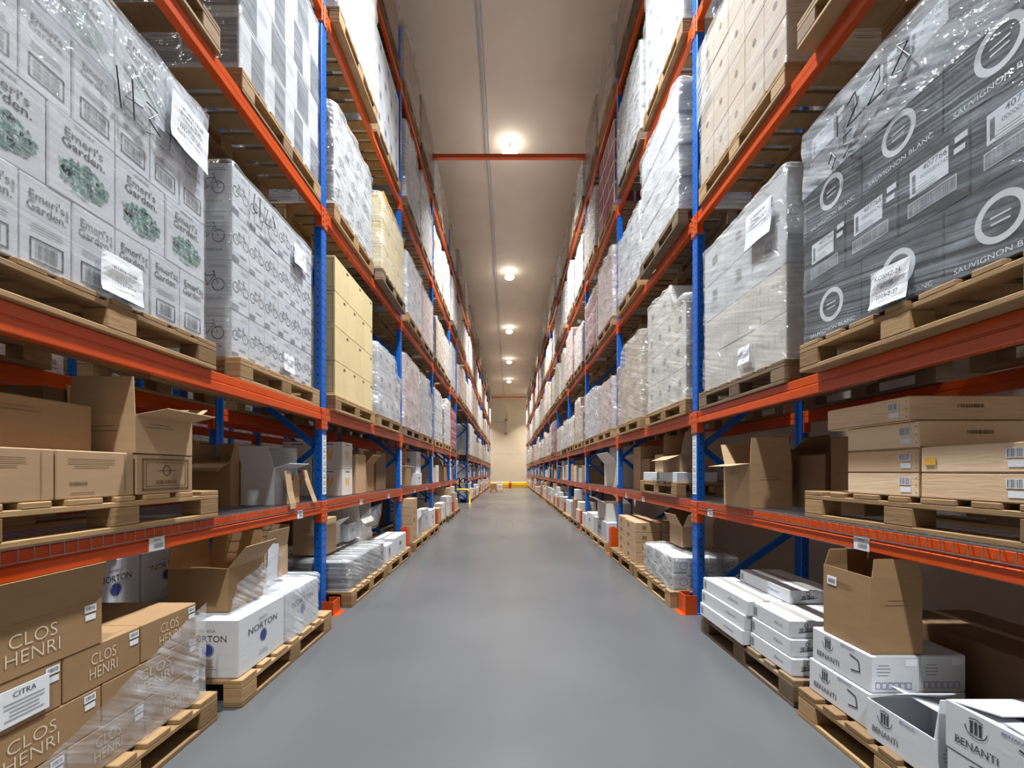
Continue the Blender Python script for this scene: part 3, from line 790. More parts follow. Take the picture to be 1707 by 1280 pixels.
def stick(ob, par, label):
    """make ob a part of the thing it is stuck to, where it stands"""
    bpy.context.view_layer.update()
    m = ob.matrix_world.copy(); ob.parent = par; ob.matrix_parent_inverse = Matrix(); ob.matrix_basis = par.matrix_world.inverted() @ m
    ob['label'] = label; return ob
def note(sd, w, y, z, wd, ht, texts, label, rot=0.0, mat='paper', parent=None, size=.03):
    """paper note fixed to an aisle-side face; y, z its centre"""
    mb = MB(); F = (V((.001, 0, 0)), V((0, math.cos(rot), math.sin(rot))), V((0, -math.sin(rot), math.cos(rot))))
    n = 8; o, u, v = F; vs = []
    for j in range(n + 1):
        for i in range(n + 1):
            s, t = i / n - .5, j / n - .5
            vs.append(o + u * s * wd + v * t * ht + V((noise.noise((s * 3 + y, t * 3, z)) * .006 + (.03 * (-t) ** 3 * 2 if t < 0 else 0) + .0, 0, 0)))
    mb.add(vs, [(j * (n + 1) + i, j * (n + 1) + i + 1, (j + 1) * (n + 1) + i + 1, (j + 1) * (n + 1) + i) for j in range(n) for i in range(n)], mat)
    F2 = (V((.008, 0, 0)), u, v)
    k = len(texts)
    for i, t in enumerate(texts):
        if t == '~': mb.p_code(F2, 0, ht * (.5 - (i + 1) / (k + 1)), wd * .6, size * .6, 'ink_grey', 3 + i)
        elif t: mb.p_text(F2, t, 0, ht * (.5 - (i + 1) / (k + 1)), size, 'ink')
    ob = mb.build('paper_note', None, (sd * w, y, z), rz_of[sd])
    return stick(ob, LASTFILM[0], label)
def scribble(sd, w, y, z, strokes, label, sc=1.0, t=.006):
    mb = MB()
    for st in strokes: mb.tube([(.002, p[0] * sc, p[1] * sc) for p in st], t / 2, 'ink', 6)
    return stick(mb.build('marker_writing', None, (sd * w, y, z), rz_of[sd]), LASTFILM[0], label)

# grid of cartons: rows = [(style, H, widths...)]
def near_load(sd, w, d0, d1, z, D, rows, desc, group, ndepth=.3, upright_end='upright'):
    """rows bottom to top: (style, height, columns). Cartons counted from the end nearest the camera."""
    RN = ['bottom', 'second', 'third', 'fourth', 'top'] if len(rows) == 5 else ['bottom', 'second', 'third', 'top'] if len(rows) == 4 else ['bottom', 'middle', 'top']
    for r, (st, H, nc) in enumerate(rows):
        wd = (d1 - d0) / nc
        for c in range(nc):
            j = R.uniform(-.004, .004)
            carton(sd, st, w + abs(j), d0 + c * wd, d0 + (c + 1) * wd, z, H, ndepth, f'{desc[st] if isinstance(desc, dict) else desc}, {RN[r]} row, {ORD[c]} from the near end', group)
        # behind it, the rest of the near end of the stack
        nb = max(1, round((D - ndepth) / .3)); bd = (D - ndepth) / nb
        for c in range(nb):
            carton(sd, st, w + ndepth + c * bd, d0, d0 + wd, z, H, bd, f'{desc[st] if isinstance(desc, dict) else desc}, {RN[r]} row, {ORD[c]} behind the front corner', group)
        z += H
    return z

# ================================================================== LEFT, first bay
PF = lambda lv, sd: Z[sd][lv] + (.010 if lv == 1 else .0005 if lv else 0)
zl = PF(2, -1)
pallet(-1, 1.60, 1.265, zl, 'pale wooden pallet under the white cartons with green tree print')
zt = zl + PH + .001
near_load(-1, 1.62, 1.31, 2.40, zt, .96, [('garden_text', .305, 6), ('garden_tree', .305, 4), ('garden_code', .305, 6), ('garden_tree', .27, 4)],
          {'garden_text': 'white carton with brand lettering over a barcode', 'garden_tree': 'white carton with green tree print', 'garden_code': 'white carton with faint lettering and framed barcode'}, 'tree print cartons on the second shelf')
film(-1, 1.62, 1.31, 2.40, zt, 1.19, .96, 'clear stretch film wrapped round the white tree-print cartons', 'film', step=.045, amp=.008, out=.012, seed=2.2)
band(1.09, 1.20, .96, 'doubled crumpled film band at the top', step=.04, amp=.014, out=.018, seed=7.2, z0=.88, top=False)
note(-1, 1.594, 1.86, 2.035, .2, .165, ['~', '~'], 'crumpled white paper note low on the tree-print cartons', -.03, size=.018)
note(-1, 1.592, 2.25, 2.93, .26, .24, ['~', '~', '~', ''], 'large white paper sheet hanging at the top of the tree-print cartons', -.1, size=.024)
scribble(-1, 1.594, 1.98, 2.8, [[(-.14, .08), (-.12, -.06)], [(-.05, .08), (-.1, .0), (-.02, .02)], [(-.07, .09), (-.06, -.06)], [(0, .06), (.06, .06), (.01, 0), (.07, -.03), (0, -.06)], [(.1, .02), (.16, .02)], [(.13, .06), (.12, -.05)]], 'black marker characters written on film over the tree-print cartons', 1.1)
zl = PF(2, -1)
pallet(-1, 1.63, 2.735, zl, 'pale wooden pallet under the white bicycle-print cartons', length=1.15)
near_load(-1, 1.69, 2.75, 3.86, zt, .9, [('bike', .297, 6)] * 4, 'white carton with small bicycle print', 'bicycle print cartons on the second shelf', .3)
film(-1, 1.69, 2.75, 3.86, zt, 1.19, .9, 'clear stretch film wrapped round the white bicycle-print cartons', 'film', step=.05, amp=.008, out=.012, seed=5.2)
note(-1, 1.668, 3.42, 2.06, .16, .13, ['~', '~'], 'small white paper note low on the bicycle-print cartons', size=.02)
note(-1, 1.668, 3.6, 2.95, .2, .16, [''], 'white paper sheet at the upper far end of the bicycle-print cartons', size=.02)
scribble(-1, 1.666, 3.05, 2.98, [[(-.1, .08), (-.12, -.02), (-.08, -.04)], [(-.04, .08), (-.04, -.04)], [(.02, .06), (.06, .06), (.02, -.04), (.08, -.04)], [(.12, .06), (.16, .0), (.12, -.04)]], 'black marker scrawl on film over the bicycle-print cartons', 1.0)
# third shelf
zl = PF(3, -1)
pallet(-1, 1.60, 1.3, zl, 'wooden pallet seen from below, third shelf, nearest of left rack')
pallet(-1, 1.62, 2.735, zl, 'wooden pallet under white and dark grey cartons, third shelf of left rack', length=1.15)
zt = zl + PH + .001
near_load(-1, 1.64, 2.74, 3.88, zt, .96, [('checker', .345, 4), ('checker2', .345, 3), ('checker', .345, 4), ('checker2', .345, 3)], 'white carton with large dark grey panel', 'white and grey cartons on the third shelf', .36)
film(-1, 1.64, 2.74, 3.88, zt, 1.385, .96, 'clear stretch film wrapped round the white and dark grey cartons', 'film', step=.07, amp=.008, out=.012, seed=1.2)
# floor, pallet of brown cartons
pallet(-1, 1.455, 1.19, 0, 'pale wooden pallet under the brown wine cartons on the floor', length=1.06)
cz = PH + .001
g = 'brown wine cartons on the floor pallet'; CL = {}
rows = [(.155, [1.195, 1.53, 1.86, 2.19]), (.155, [1.195, 1.66, 2.19]), (.158, [1.195, 1.514, 1.835, 2.163])]
for r, (H, ds) in enumerate(rows):
    for c in range(len(ds) - 1):
        CL[r, c] = carton(-1, 'clos', 1.5, ds[c], ds[c + 1], cz, H, .3, f'brown wine carton with cream lettering, {["bottom", "middle", "upper"][r]} layer, {ORD[c]} from the near end', g)
    carton(-1, 'clos', 1.805, 1.7, ds[-1], cz, H, .5, f'brown wine carton behind the far end, {["bottom", "middle", "upper"][r]} layer', g)
    cz += H
b = MB(); F = (V((0, 0, 0)), V((0, 1, 0)), V((0, 0, 1)))
b.box(-.001, .001, -.075, .075, -.055, .055, 'paper'); F = (V((.0018, 0, 0)), V((0, 1, 0)), V((0, 0, 1)))
b.p_text(F, 'CITRA', 0, .034, .024, 'ink'); lines(b, F, 0, .012, .12, 5, 'ink_grey', .012, 2)
stick(b.build('delivery_label', None, (-1.4965, 1.39, .53)), CL[2, 0], 'white printed delivery label')
t = open_carton(-1, 'kraft', 1.5, 1.2, 1.66, cz, .163, .32, 'opened brown wine carton with tall raised lid on top layer', g, ang=(14, None, 100, -82), st='clos', fl=.44)
front = [
    (-1.488, 1.3, .30), (-1.488, 2.2, .30), (-1.488, 2.2, .60), (-1.488, 1.3, .33)]
sheet('stretch_film', [(-1.486, 1.16, .15), (-1.486, 2.21, .15), (-1.486, 2.21, .6), (-1.486, 1.16, .20)], 'film_loose', 'clear stretch film pulled diagonally across the brown wine cartons', 'stretch film', 16, .008, 4)
# norton pallet
pallet(-1, 1.40, 2.36, 0, 'wooden pallet under the white wine cartons beside the first left upright')
g = 'white wine cartons on the floor pallet'
carton(-1, 'norton', 1.43, 2.38, 2.87, PH + .001, .31, .33, 'white wine carton with navy seal and black lettering, near front corner', g)
carton(-1, 'norton', 1.76, 2.38, 2.87, PH + .001, .31, .33, 'white wine carton behind the near front corner, floor pallet', g)
carton(-1, 'norton', 1.43, 2.88, 3.38, PH + .001, .31, .33, 'white wine carton with faded print, far front corner under film', g)
carton(-1, 'norton', 1.76, 2.88, 3.38, PH + .001, .31, .33, 'white wine carton behind the far front corner under film', g)
film(-1, 1.43, 2.88, 3.38, PH + .001, .325, .68, 'crumpled clear film pulled over the far white wine cartons', 'film_loose', step=.05, amp=.012, out=.014, seed=8)
open_carton(-1, 'kraft', 1.56, 2.5, 2.86, .458, .24, .34, 'opened brown carton wrapped in film on the white wine cartons', 'open cartons on the floor pallet', ang=(38, 75, 0, 4))
sheet('stretch_film', [(-1.535, 2.46, .465), (-1.45, 2.87, .49), (-1.43, 2.87, .76), (-1.50, 2.5, .62)], 'film_loose', 'loose clear film draped over the opened brown carton on floor', 'stretch film', 14, .02, 6)
open_carton(-1, 'tan', 1.62, 2.98, 3.3, .487, .22, .3, 'opened tan carton with grey film behind the wrapped white cartons', 'open cartons on the floor pallet', ang=(10, 10, 0, 20))
sheet('divider_sheet', [(-1.62, 3.0, .49), (-1.62, 3.14, .49), (-1.60, 3.13, .74), (-1.61, 3.02, .76)], 'white', 'white divider board standing up between opened cartons on the floor', 'cardboard sheet', 6, .004, 2)
# dark stack behind
for i, d0 in enumerate((2.27, 2.6)):
    for j in range(2):
        carton(-1, 'norton', 2.12, d0, d0 + (.32, .38)[i], PH + .001 + .311 * j, .31, .3, f'white wine carton in shade at the back, {["lower", "upper"][j]} one, {["nearer", "farther"][i]} stack', 'white wine cartons stacked at the back')
# first shelf, pallet with tan cartons
zl = PF(1, -1)
pallet(-1, 1.60, 1.28, zl, 'pale wooden pallet on the first shelf under tan wine cartons, left rack')
zt = zl + PH + .001; g = 'tan wine cartons on the first shelf'
carton(-1, 'plainlines', 1.61, 1.26, 1.598, zt, .182, .3, 'tan wine carton with fine print, lower row, at the near end', g)
carton(-1, 'plainlines', 1.61, 1.6, 1.936, zt, .182, .3, 'tan wine carton with fine print, lower row, middle of three', g)
carton(-1, 'crest', 1.61, 1.945, 2.295, zt, .18, .3, 'tan wine carton with framed crest print, lower row, far end', g)
carton(-1, 'kraft', 1.72, 1.3, 1.86, zt + .183, .19, .34, 'wide brown carton lying on the lower row at the near end', g)
open_carton(-1, 'kraft_light', 1.61, 1.94, 2.29, zt + .183, .165, .3, 'opened tan carton with flap toward the aisle, upper row', g, ang=(78, -2, 8, 60), st='kraft_light')
carton(-1, 'kraft', 1.93, 1.86, 2.2, zt, .18, .3, 'brown carton behind the framed crest carton, lower row', g)
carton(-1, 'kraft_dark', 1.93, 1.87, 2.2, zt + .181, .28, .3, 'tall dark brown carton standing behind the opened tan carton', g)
g = 'loose cartons on the first shelf'
open_carton(-1, 'kraft', 1.98, 3.2, 3.5, zl, .32, .3, 'opened brown carton on the wire deck beside grey carton', g, ang=(10, 120, 0, 0))
open_carton(-1, 'grey', 1.72, 3.3, 3.66, zl, .27, .25, 'opened grey carton with white lid on the wire deck', g, ang=(70, 20, 0, 10))
# torn card dividers hanging at the shelf edge
t = thing('card_divider', 'torn tan card divider leaning out over the beam by upright', 'cardboard divider', (-1.66, 3.55, zl))
def strip(pts, w, m, par, name='card_strip'):
    mb = MB()
    for i in range(len(pts) - 1): mb.bar(pts[i], pts[i + 1], .004, w, m, (0, 1, 0))
    return mb.build(name, par)
def strip_y(pts, wy, m, par, name='card_strip'):
    """ribbon: points in x,z plane given with y; width along y"""
    mb = MB(); vs = []
    for (x, y, z) in pts: vs += [(x, y - wy / 2, z), (x, y + wy / 2, z), (x + .004, y + wy / 2, z), (x + .004, y - wy / 2, z)]
    fs = []
    for i in range(len(pts) - 1):
        o = 4 * i
        for k in range(4): fs.append((o + k, o + (k + 1) % 4, o + 4 + (k + 1) % 4, o + 4 + k))
    fs += [(3, 2, 1, 0), tuple(4 * (len(pts) - 1) + k for k in range(4))]
    mb.add(vs, fs, m); return mb.build(name, par)
strip_y([(.02, -.22, .25), (.03, -.2, .1), (.046, -.19, .01), (.048, -.19, -.03)], .09, 'kraft_light', t)
strip_y([(.0, .1, .26), (.02, .12, .16), (.03, .18, .06), (.046, .2, -.01)], .08, 'kraft_light', t)
strip_y([(-.02, -.05, .0), (-.02, -.04, .18)], .2, 'tan', t)
strip_y([(-.04, .02, .0), (-.03, .03, .22)], .1, 'kraft_light', t)

# ================================================================== RIGHT, first bay
zl = PF(2, 1)
pallet(1, 1.55, 1.215, zl, 'pale wooden pallet under the black wine cartons', length=1.185)
zt = zl + PH + .001
near_load(1, 1.57, 1.25, 2.385, zt, .96, [('black_ring', .275, 3), ('black_label', .275, 4), ('black_ring', .275, 3), ('black_label', .27, 4)],
          {'black_ring': 'black carton with white ring print', 'black_label': 'black carton with white address label'}, 'black wine cartons on the second shelf')
film(1, 1.57, 1.25, 2.385, zt, 1.1, .96, 'clear stretch film wrapped round the black wine cartons', 'film_dark', step=.045, amp=.01, out=.012, seed=3.3)
band(1.135, 1.105, .96, 'doubled crumpled film band at the top', step=.04, amp=.014, out=.018, seed=9.2, z0=.76, top=False)
note(1, 1.545, 1.83, 2.0, .185, .155, ['KC004Z-24', '672瓶', '2025-2-27'], 'white paper note with stock number and date on black cartons', -.05, size=.026)
scribble(1, 1.543, 1.93, 2.87, [[(-.15, .03), (-.15, -.05)], [(-.1, .03), (-.06, .05), (-.05, .0), (-.1, -.05), (-.03, -.05)], [(.01, .03), (.05, .05), (.05, .0), (.0, -.05), (.07, -.05)], [(.12, .05), (.16, .03), (.1, -.03), (.14, -.05), (.17, -.03), (.12, .05)]], 'black marker number 1228 on film over the black cartons', 1.2)
scribble(1, 1.543, 2.12, 2.72, [[(-.04, .0), (-.02, .03), (0, 0), (-.02, -.03), (-.04, 0)], [(.08, .05), (.04, .05), (.04, .02), (.08, .0), (.04, -.03)]], 'black marker number 05 on film over the black cartons', 1.2)
pallet(1, 1.63, 2.66, zl, 'aged wooden pallet under the pale wrapped cartons, second shelf, right rack', 'wood_old')
near_load(1, 1.66, 2.69, 3.82, zt, .9, [('vert', .29, 3), ('vert', .29, 4), ('panel', .29, 3), ('white', .29, 3)],
          {'vert': 'pale carton with vertical stripe print', 'panel': 'pale carton with small square print', 'white': 'pale plain carton'}, 'pale wrapped cartons on the second shelf', .34)
film(1, 1.66, 2.69, 3.82, zt, 1.17, .9, 'cloudy stretch film wrapped round the pale cartons beside the black ones', 'film_mid', step=.05, amp=.012, out=.014, seed=4.3)
note(1, 1.635, 3.13, 2.05, .15, .12, ['~', '~'], 'small white paper note low on the pale wrapped cartons', size=.02)
note(1, 1.632, 2.95, 2.86, .3, .22, ['~', '~', '', ''], 'large white paper sheet near the top of the pale wrapped cartons', -.06, size=.024)
zl = PF(3, 1)
pallet(1, 1.55, 1.22, zl, 'wooden pallet seen from below, third shelf, nearest of right rack')
pallet(1, 1.62, 2.64, zl, 'wooden pallet under beige cartons, third shelf of right rack')
zt = zl + PH + .001
near_load(1, 1.63, 2.64, 3.82, zt, .96, [('dot', .29, 5)] * 4, 'beige carton with small oval mark', 'beige cartons on the third shelf', .3)
film(1, 1.63, 2.64, 3.82, zt, 1.17, .96, 'clear stretch film wrapped round the beige cartons, third shelf', 'film', step=.06, amp=.014, out=.014, seed=6.3)
sheet('film_sheet', [(1.604, 3.62, 4.3), (1.604, 3.84, 4.15), (1.604, 3.84, 4.8), (1.604, 3.66, 4.8)], 'film_top', 'loose white film sheet at far end of beige cartons', 'paper sheet', 8, .008, 2)  # crumpled piece of loose film, not paper
# floor pallets
pallet(1, 1.475, 1.215, 0, 'pale wooden pallet under the white cartons with crest print', length=1.08)
z0 = PH + .001; g = 'white crest cartons on the floor pallet'
carton(1, 'benanti', 1.52, 1.90, 2.28, z0, .157, .21, 'white carton with crest print, lower of the far pair', g)
carton(1, 'benanti', 1.53, 1.90, 2.27, z0 + .158, .157, .21, 'white carton with crest print, upper one under brown box', g)
carton(1, 'benanti2', 1.745, 1.91, 2.28, z0, .157, .2, 'white carton behind the far pair, lower layer', g)
carton(1, 'benanti2', 1.745, 1.91, 2.27, z0 + .158, .157, .2, 'white carton behind the far pair, upper layer', g)
open_carton(1, 'white', 1.5, 1.585, 1.885, z0, .15, .27, 'opened white carton with lifted lid between the crest cartons', g, ang=(None, 4, -72, -58), st='benanti2', fl=.7)
carton(1, 'benanti2', 1.5, 1.21, 1.545, z0, .158, .3, 'white crest carton at near end, lower of two', g)
open_carton(1, 'white', 1.5, 1.21, 1.545, z0 + .159, .155, .3, 'opened white crest carton at near end, upper of two', g, ang=(-88, -86, -88, -80), st='benanti', fl=.3)
bx = open_carton(1, 'kraft', 1.545, 1.915, 2.21, z0 + .317, .325, .22, 'opened brown carton standing on the white crest cartons', g, ang=(None, -2, -2, -12), st='kraft', fl=.35, fe=.27)
stick((lambda b: (b.box(-.001, .001, -.03, .03, -.02, .02, 'paper'), b.p_code((V((-.0018, 0, 0)), V((0, -1, 0)), V((0, 0, 1))), 0, 0, .045, .02, 'ink_grey', 3), b.build('delivery_label', None, (1.5435, 2.15, .72)))[-1])(MB()), bx, 'small white label')
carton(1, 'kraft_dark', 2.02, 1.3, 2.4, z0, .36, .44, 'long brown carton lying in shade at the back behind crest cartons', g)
sheet('cardboard_sheet', [(1.72, 1.22, .47), (1.95, 1.3, .46), (1.95, 1.45, .62), (1.8, 1.42, .6)], 'kraft_light', 'pale cardboard scrap on the crest cartons by the frame edge', 'cardboard sheet', 6, .01, 3)
pallet(1, 1.495, 2.36, 0, 'aged dark wooden pallet under the slim white cartons', 'wood_old', length=1.14)
g = 'slim white cartons on the floor pallet'
for i in range(3):
    zz_ = z0 + i * .0955
    carton(1, 'slim', 1.47 + .012 * i, 2.83 - .02 * (i == 2), 3.46, zz_, .095, .24, f'slim white carton, {["bottom", "middle", "top"][i]} of the far front stack', g)
    carton(1, 'slim', 1.51 + .006 * i, 2.40 + .02 * i, 2.815 - .02 * (i == 2), zz_, .095, .24, f'slim white carton, {["bottom", "middle", "top"][i]} of the near front stack', g)
    carton(1, 'slim', 1.76, 2.43, 2.80, zz_, .095, .3, f'slim white carton, {["bottom", "middle", "top"][i]} of the near rear stack', g)
    carton(1, 'slim', 1.76, 2.83, 3.44, zz_, .095, .3, f'slim white carton, {["bottom", "middle", "top"][i]} of the far rear stack', g)
carton(1, 'slim', 1.71, 2.74, 3.33, z0 + .288, .085, .3, 'single slim white carton lying on top of the slim stacks', g)
# first shelf: crates
zl = PF(1, 1)
pallet(1, 1.65, 1.31, zl, 'pale wooden pallet on the first shelf under the pine crates')
zt = zl + PH + .001; g = 'pine wine crates on the first shelf'
hs = [.1, .098, .112, .104]; zz_ = zt
for i, H in enumerate(hs):
    w = 1.66 if i < 3 else 1.64
    d = (1.82, 2.207) if i < 3 else (1.84, 2.32)
    carton(1, 'crate', w, d[0], d[1], zz_, H, .5, f'pine wine crate, {["bottom", "second", "third", "top"][i]} of the far stack', g, 'wine_crate', 'wooden crate')
    if i < 2: CR = carton(1, 'crate', 1.655, 1.40, 1.81, zz_, H + .004 * i, .46, f'pine wine crate, {["bottom", "upper"][i]} of the near stack', g, 'wine_crate', 'wooden crate')
    zz_ += H + .001
stick((lambda b: (b.box(-.001, .001, -.022, .022, -.014, .014, 'ink_gold'), b.build('sticker', None, (1.6535, 1.765, zt + .145)))[-1])(MB()), CR, 'small yellow sticker')
g = 'brown cartons on the first shelf of right rack'
open_carton(1, 'kraft_light', 1.635, 3.05, 3.42, zl, .305, .29, 'opened tan carton with flap hanging over the aisle beside upright', g, ang=(98, -3, 0, 30), st='kraft_light')
carton(1, 'kraft_dark', 1.98, 2.82, 3.1, zl, .36, .3, 'dark brown carton standing behind the opened tan carton', g)
open_carton(1, 'kraft', 2.0, 3.2, 3.55, zl, .38, .3, 'opened brown carton at back of first shelf by upright', g, ang=(-5, 55, 0, 60))
carton(1, 'kraft_dark', 2.0, 2.53, 2.8, zl, .46, .34, 'tall dark brown carton at the back beside the pine crates', g)

# ================================================================== generic loads further on
STY = dict(white='white', cream='white2', kraft='kraft', pink='pink', maroon='maroon', grey='grey', yellow='yellow', beige='beige', bike='bike', vert='vert', panel='panel', light='kraft_light', black='black_label', checker='checker', seam='seam', dark='greyink')
WORD = dict(white='white', cream='cream', kraft='brown', pink='pinkish', maroon='maroon and white', grey='grey', yellow='yellow', beige='beige', bike='white printed', vert='striped white', panel='white square-print', light='tan', black='black', checker='white and grey', seam='dark-striped white', dark='dark grey')
def wrapped_load(sd, w, d0, d1, z, H, D, kind, label, near, fm='film_mid', film_on=True):
    st = STY[kind]; L = d1 - d0
    t = thing('wrapped_load', label, 'pallet load', (sd * (w + D / 2), (d0 + d1) / 2, z), rz_of[sd], 'wrapped pallet loads')
    nr = max(2, round(H / .3)); h = H / nr; seed = R.uniform(0, 50)
    far_is = 1 if sd == -1 else -1
    low = R.choice([0, 0, 0, 1, -1]) if (film_on and nr > 2) else 0     # an end where the top row stops short
    if near:
        for r in range(nr):
            nc = 4 if r % 2 == 0 else 3; wd = L / nc
            me = carton_mesh(st, wd - GAP, .32, h - .001)
            for c in range(nc):
                if r == nr - 1 and ((low == 1 and c == nc - 1) or (low == -1 and c == 0)): continue
                put(me, 'carton', t, (D / 2 - .16, -L / 2 + (c + .5) * wd, r * h))
            nb = 2; bd = (D - .325) / nb
            me2 = carton_mesh(st, wd - GAP, bd - GAP, h - .001)
            for c in range(nb):
                if r == nr - 1 and low == -far_is: continue
                put(me2, 'carton', t, (D / 2 - .325 - (c + .5) * bd, (-L / 2 + wd / 2) * far_is, r * h))
    else:
        b = MB()
        for r in range(nr):
            nc = 4 if r % 2 == 0 else 3; wd = L / nc
            for c in range(nc):
                y0 = -L / 2 + c * wd
                if r == nr - 1 and ((low == 1 and c == nc - 1) or (low == -1 and c == 0)): continue
                b.box(-D / 2, D / 2, y0, y0 + wd - GAP, r * h, r * h + h - .002, st if st in M else {'maroon': 'maroon', 'bike': 'white', 'vert': 'white2', 'panel': 'white', 'black_label': 'black', 'checker': 'white', 'seam': 'white'}[st], .006)
                Fq = (V((D / 2 + E, y0 + wd / 2, r * h + h / 2)), V((0, 1, 0)), V((0, 0, 1)))
                ink = {'maroon': 'white2', 'kraft': 'ink_brown', 'black_label': 'paper', 'pink': 'maroon'}.get(st, 'ink_grey')
                b.p_rect(Fq, 0, h * .1, wd * .4, h * .25, ink); b.p_rect(Fq, 0, -h * .25, wd * .5, h * .06, ink)
        b.build('carton_stack', t)
    if film_on:
        fb = film_mesh(L, D, H, fm, step=.07 if near else .13, amp=.034, out=.022, seed=seed, rad=.055, slope=(low, .34, h * .8) if low else None)
        fb.build('stretch_film', t, smooth=True)
    return t

SPEC = {  # (side, bay, level, slot): (kind, height, w, film)
    (-1, 1, 2, 0): ('yellow', 1.28, 1.58, 0), (-1, 1, 2, 1): ('white', .86, 1.58, 1), (-1, 2, 2, 0): ('pink', 1.12, 1.6, 1), (-1, 2, 2, 1): ('grey', 1.1, 1.6, 1), (-1, 3, 2, 0): ('white', 1.1, 1.6, 1),
    (-1, 4, 2, 0): ('maroon', 1.1, 1.6, 0),
    (-1, 1, 3, 0): ('bike', .95, 1.6, 1), (-1, 1, 3, 1): ('yellow', .92, 1.53, 1), (-1, 2, 3, 0): ('white', .95, 1.56, 1), (-1, 2, 3, 1): ('pink', .95, 1.58, 1),
    (-1, 0, 4, 1): ('white', 1.2, 1.6, 1), (-1, 1, 4, 0): ('vert', 1.45, 1.55, 1), (-1, 1, 4, 1): ('panel', 1.2, 1.6, 0), (-1, 2, 4, 0): ('white', 1.2, 1.58, 1), (-1, 2, 4, 1): ('panel', 1.3, 1.6, 1),
    (1, 1, 2, 0): ('cream', 1.2, 1.62, 1), (1, 1, 2, 1): ('beige', 1.05, 1.6, 1), (1, 2, 2, 0): ('pink', .8, 1.6, 1), (1, 2, 2, 1): ('white', .9, 1.6, 1), (1, 3, 2, 0): ('beige', 1.0, 1.6, 1), (1, 3, 2, 1): ('cream', .7, 1.6, 1),
    (1, 1, 3, 0): ('seam', 1.2, 1.55, 1), (1, 1, 3, 1): ('white', .9, 1.6, 1), (1, 2, 3, 0): ('pink', 1.1, 1.6, 1), (1, 2, 3, 1): ('maroon', 1.0, 1.6, 1),
    (1, 0, 4, 1): ('kraft', 1.2, 1.6, 1), (1, 1, 4, 0): ('white', 1.45, 1.6, 1), (1, 1, 4, 1): ('bike', 1.1, 1.6, 1), (1, 2, 4, 0): ('maroon', 1.3, 1.62, 0), (1, 2, 4, 1): ('cream', 1.1, 1.58, 1),
}
SKIP = {(-1, 0, 2), (1, 0, 2), (-1, 0, 3), (1, 0, 3)}
SLOT = ['nearer', 'farther']
for sd in (-1, 1):
    ups = UP[sd]
    for i in range(len(ups) - 1):
        y0, y1 = ups[i], ups[i + 1]; span = y1 - y0
        for lv in range(2, 6):
            if (sd, i, lv) in SKIP: continue
            if sd == -1 and i == TUNNEL and lv < 3: continue
            ns = 1 if span < 2 else 2 if span < 3 else 3
            pit = (span - .16) / ns
            for s in range(ns):
                a = y0 + .08 + s * pit + (pit - 1.2) / 2 + R.uniform(-.015, .015)
                near = i < 3 and lv < 5 or i < 2
                if lv == 5:
                    kind = R.choice(['kraft', 'light', 'beige', 'kraft', 'cream']); H = R.choice([.78, .9, 1.0, .95])
                else:
                    kind = R.choice(['white', 'white', 'cream', 'bike', 'panel', 'pink', 'white', 'cream', 'beige', 'grey', 'vert', 'maroon']); H = R.uniform(.85, 1.25) if lv != 2 else R.uniform(.7, 1.2)
                w = 1.6 + R.uniform(-.05, .03); fo = 1
                if (sd, i, lv, s) in SPEC: kind, H, w, fo = SPEC[sd, i, lv, s]
                where = f'{LEV[lv]}, {ORD[i]} bay of {SIDE[sd]} rack'
                slot = '' if ns == 1 else f', {SLOT[s]}' if ns == 2 else f', {["nearest", "middle", "farthest"][s]}'
                wk = 'wood' if R.random() < .7 else 'wood_old'
                pallet(sd, w - .01, a, PF(lv, sd), f'wooden pallet under {WORD[kind]} load, {where}{slot}', wk, near and lv < 5)
                wrapped_load(sd, w + .01, a + .035, a + 1.165, PF(lv, sd) + PH + .001, H, .96, kind, f'{"film-wrapped" if fo else "unwrapped"} {WORD[kind]} carton load, {where}{slot}', near, film_on=bool(fo), fm='film_mid' if kind not in ('yellow', 'kraft') else 'film')
# yellow board on the third-shelf yellow load
a = 3.95 + .08 + 1.33 + .1
sheet('yellow_board', [(-2.4, 5.62, 4.70), (-1.56, 5.62, 4.74), (-1.53, 6.3, 4.66), (-2.4, 6.3, 4.66)], 'sheet_yellow', 'bright yellow board lying tilted on the yellow load, third shelf', 'board', 6, .01, 3)

# ================================================================== low goods further on (floor and first shelf)
def low_group(sd, i, lv, items):
    """items: (kind, w, d0, d1, dz, H, D, text)"""
    for (kind, w, d0, d1, dz, H, D, text, op) in items:
        z = (PF(lv, sd) + dz)
        if op: open_carton(sd, STY.get(kind, kind), w, d0, d1, z, H, D, text, 'opened cartons on the low shelves', ang=op)
        else: carton(sd, STY.get(kind, kind), w, d0, d1, z, H, D, text, 'cartons on the low shelves')
P_ = PH + .001
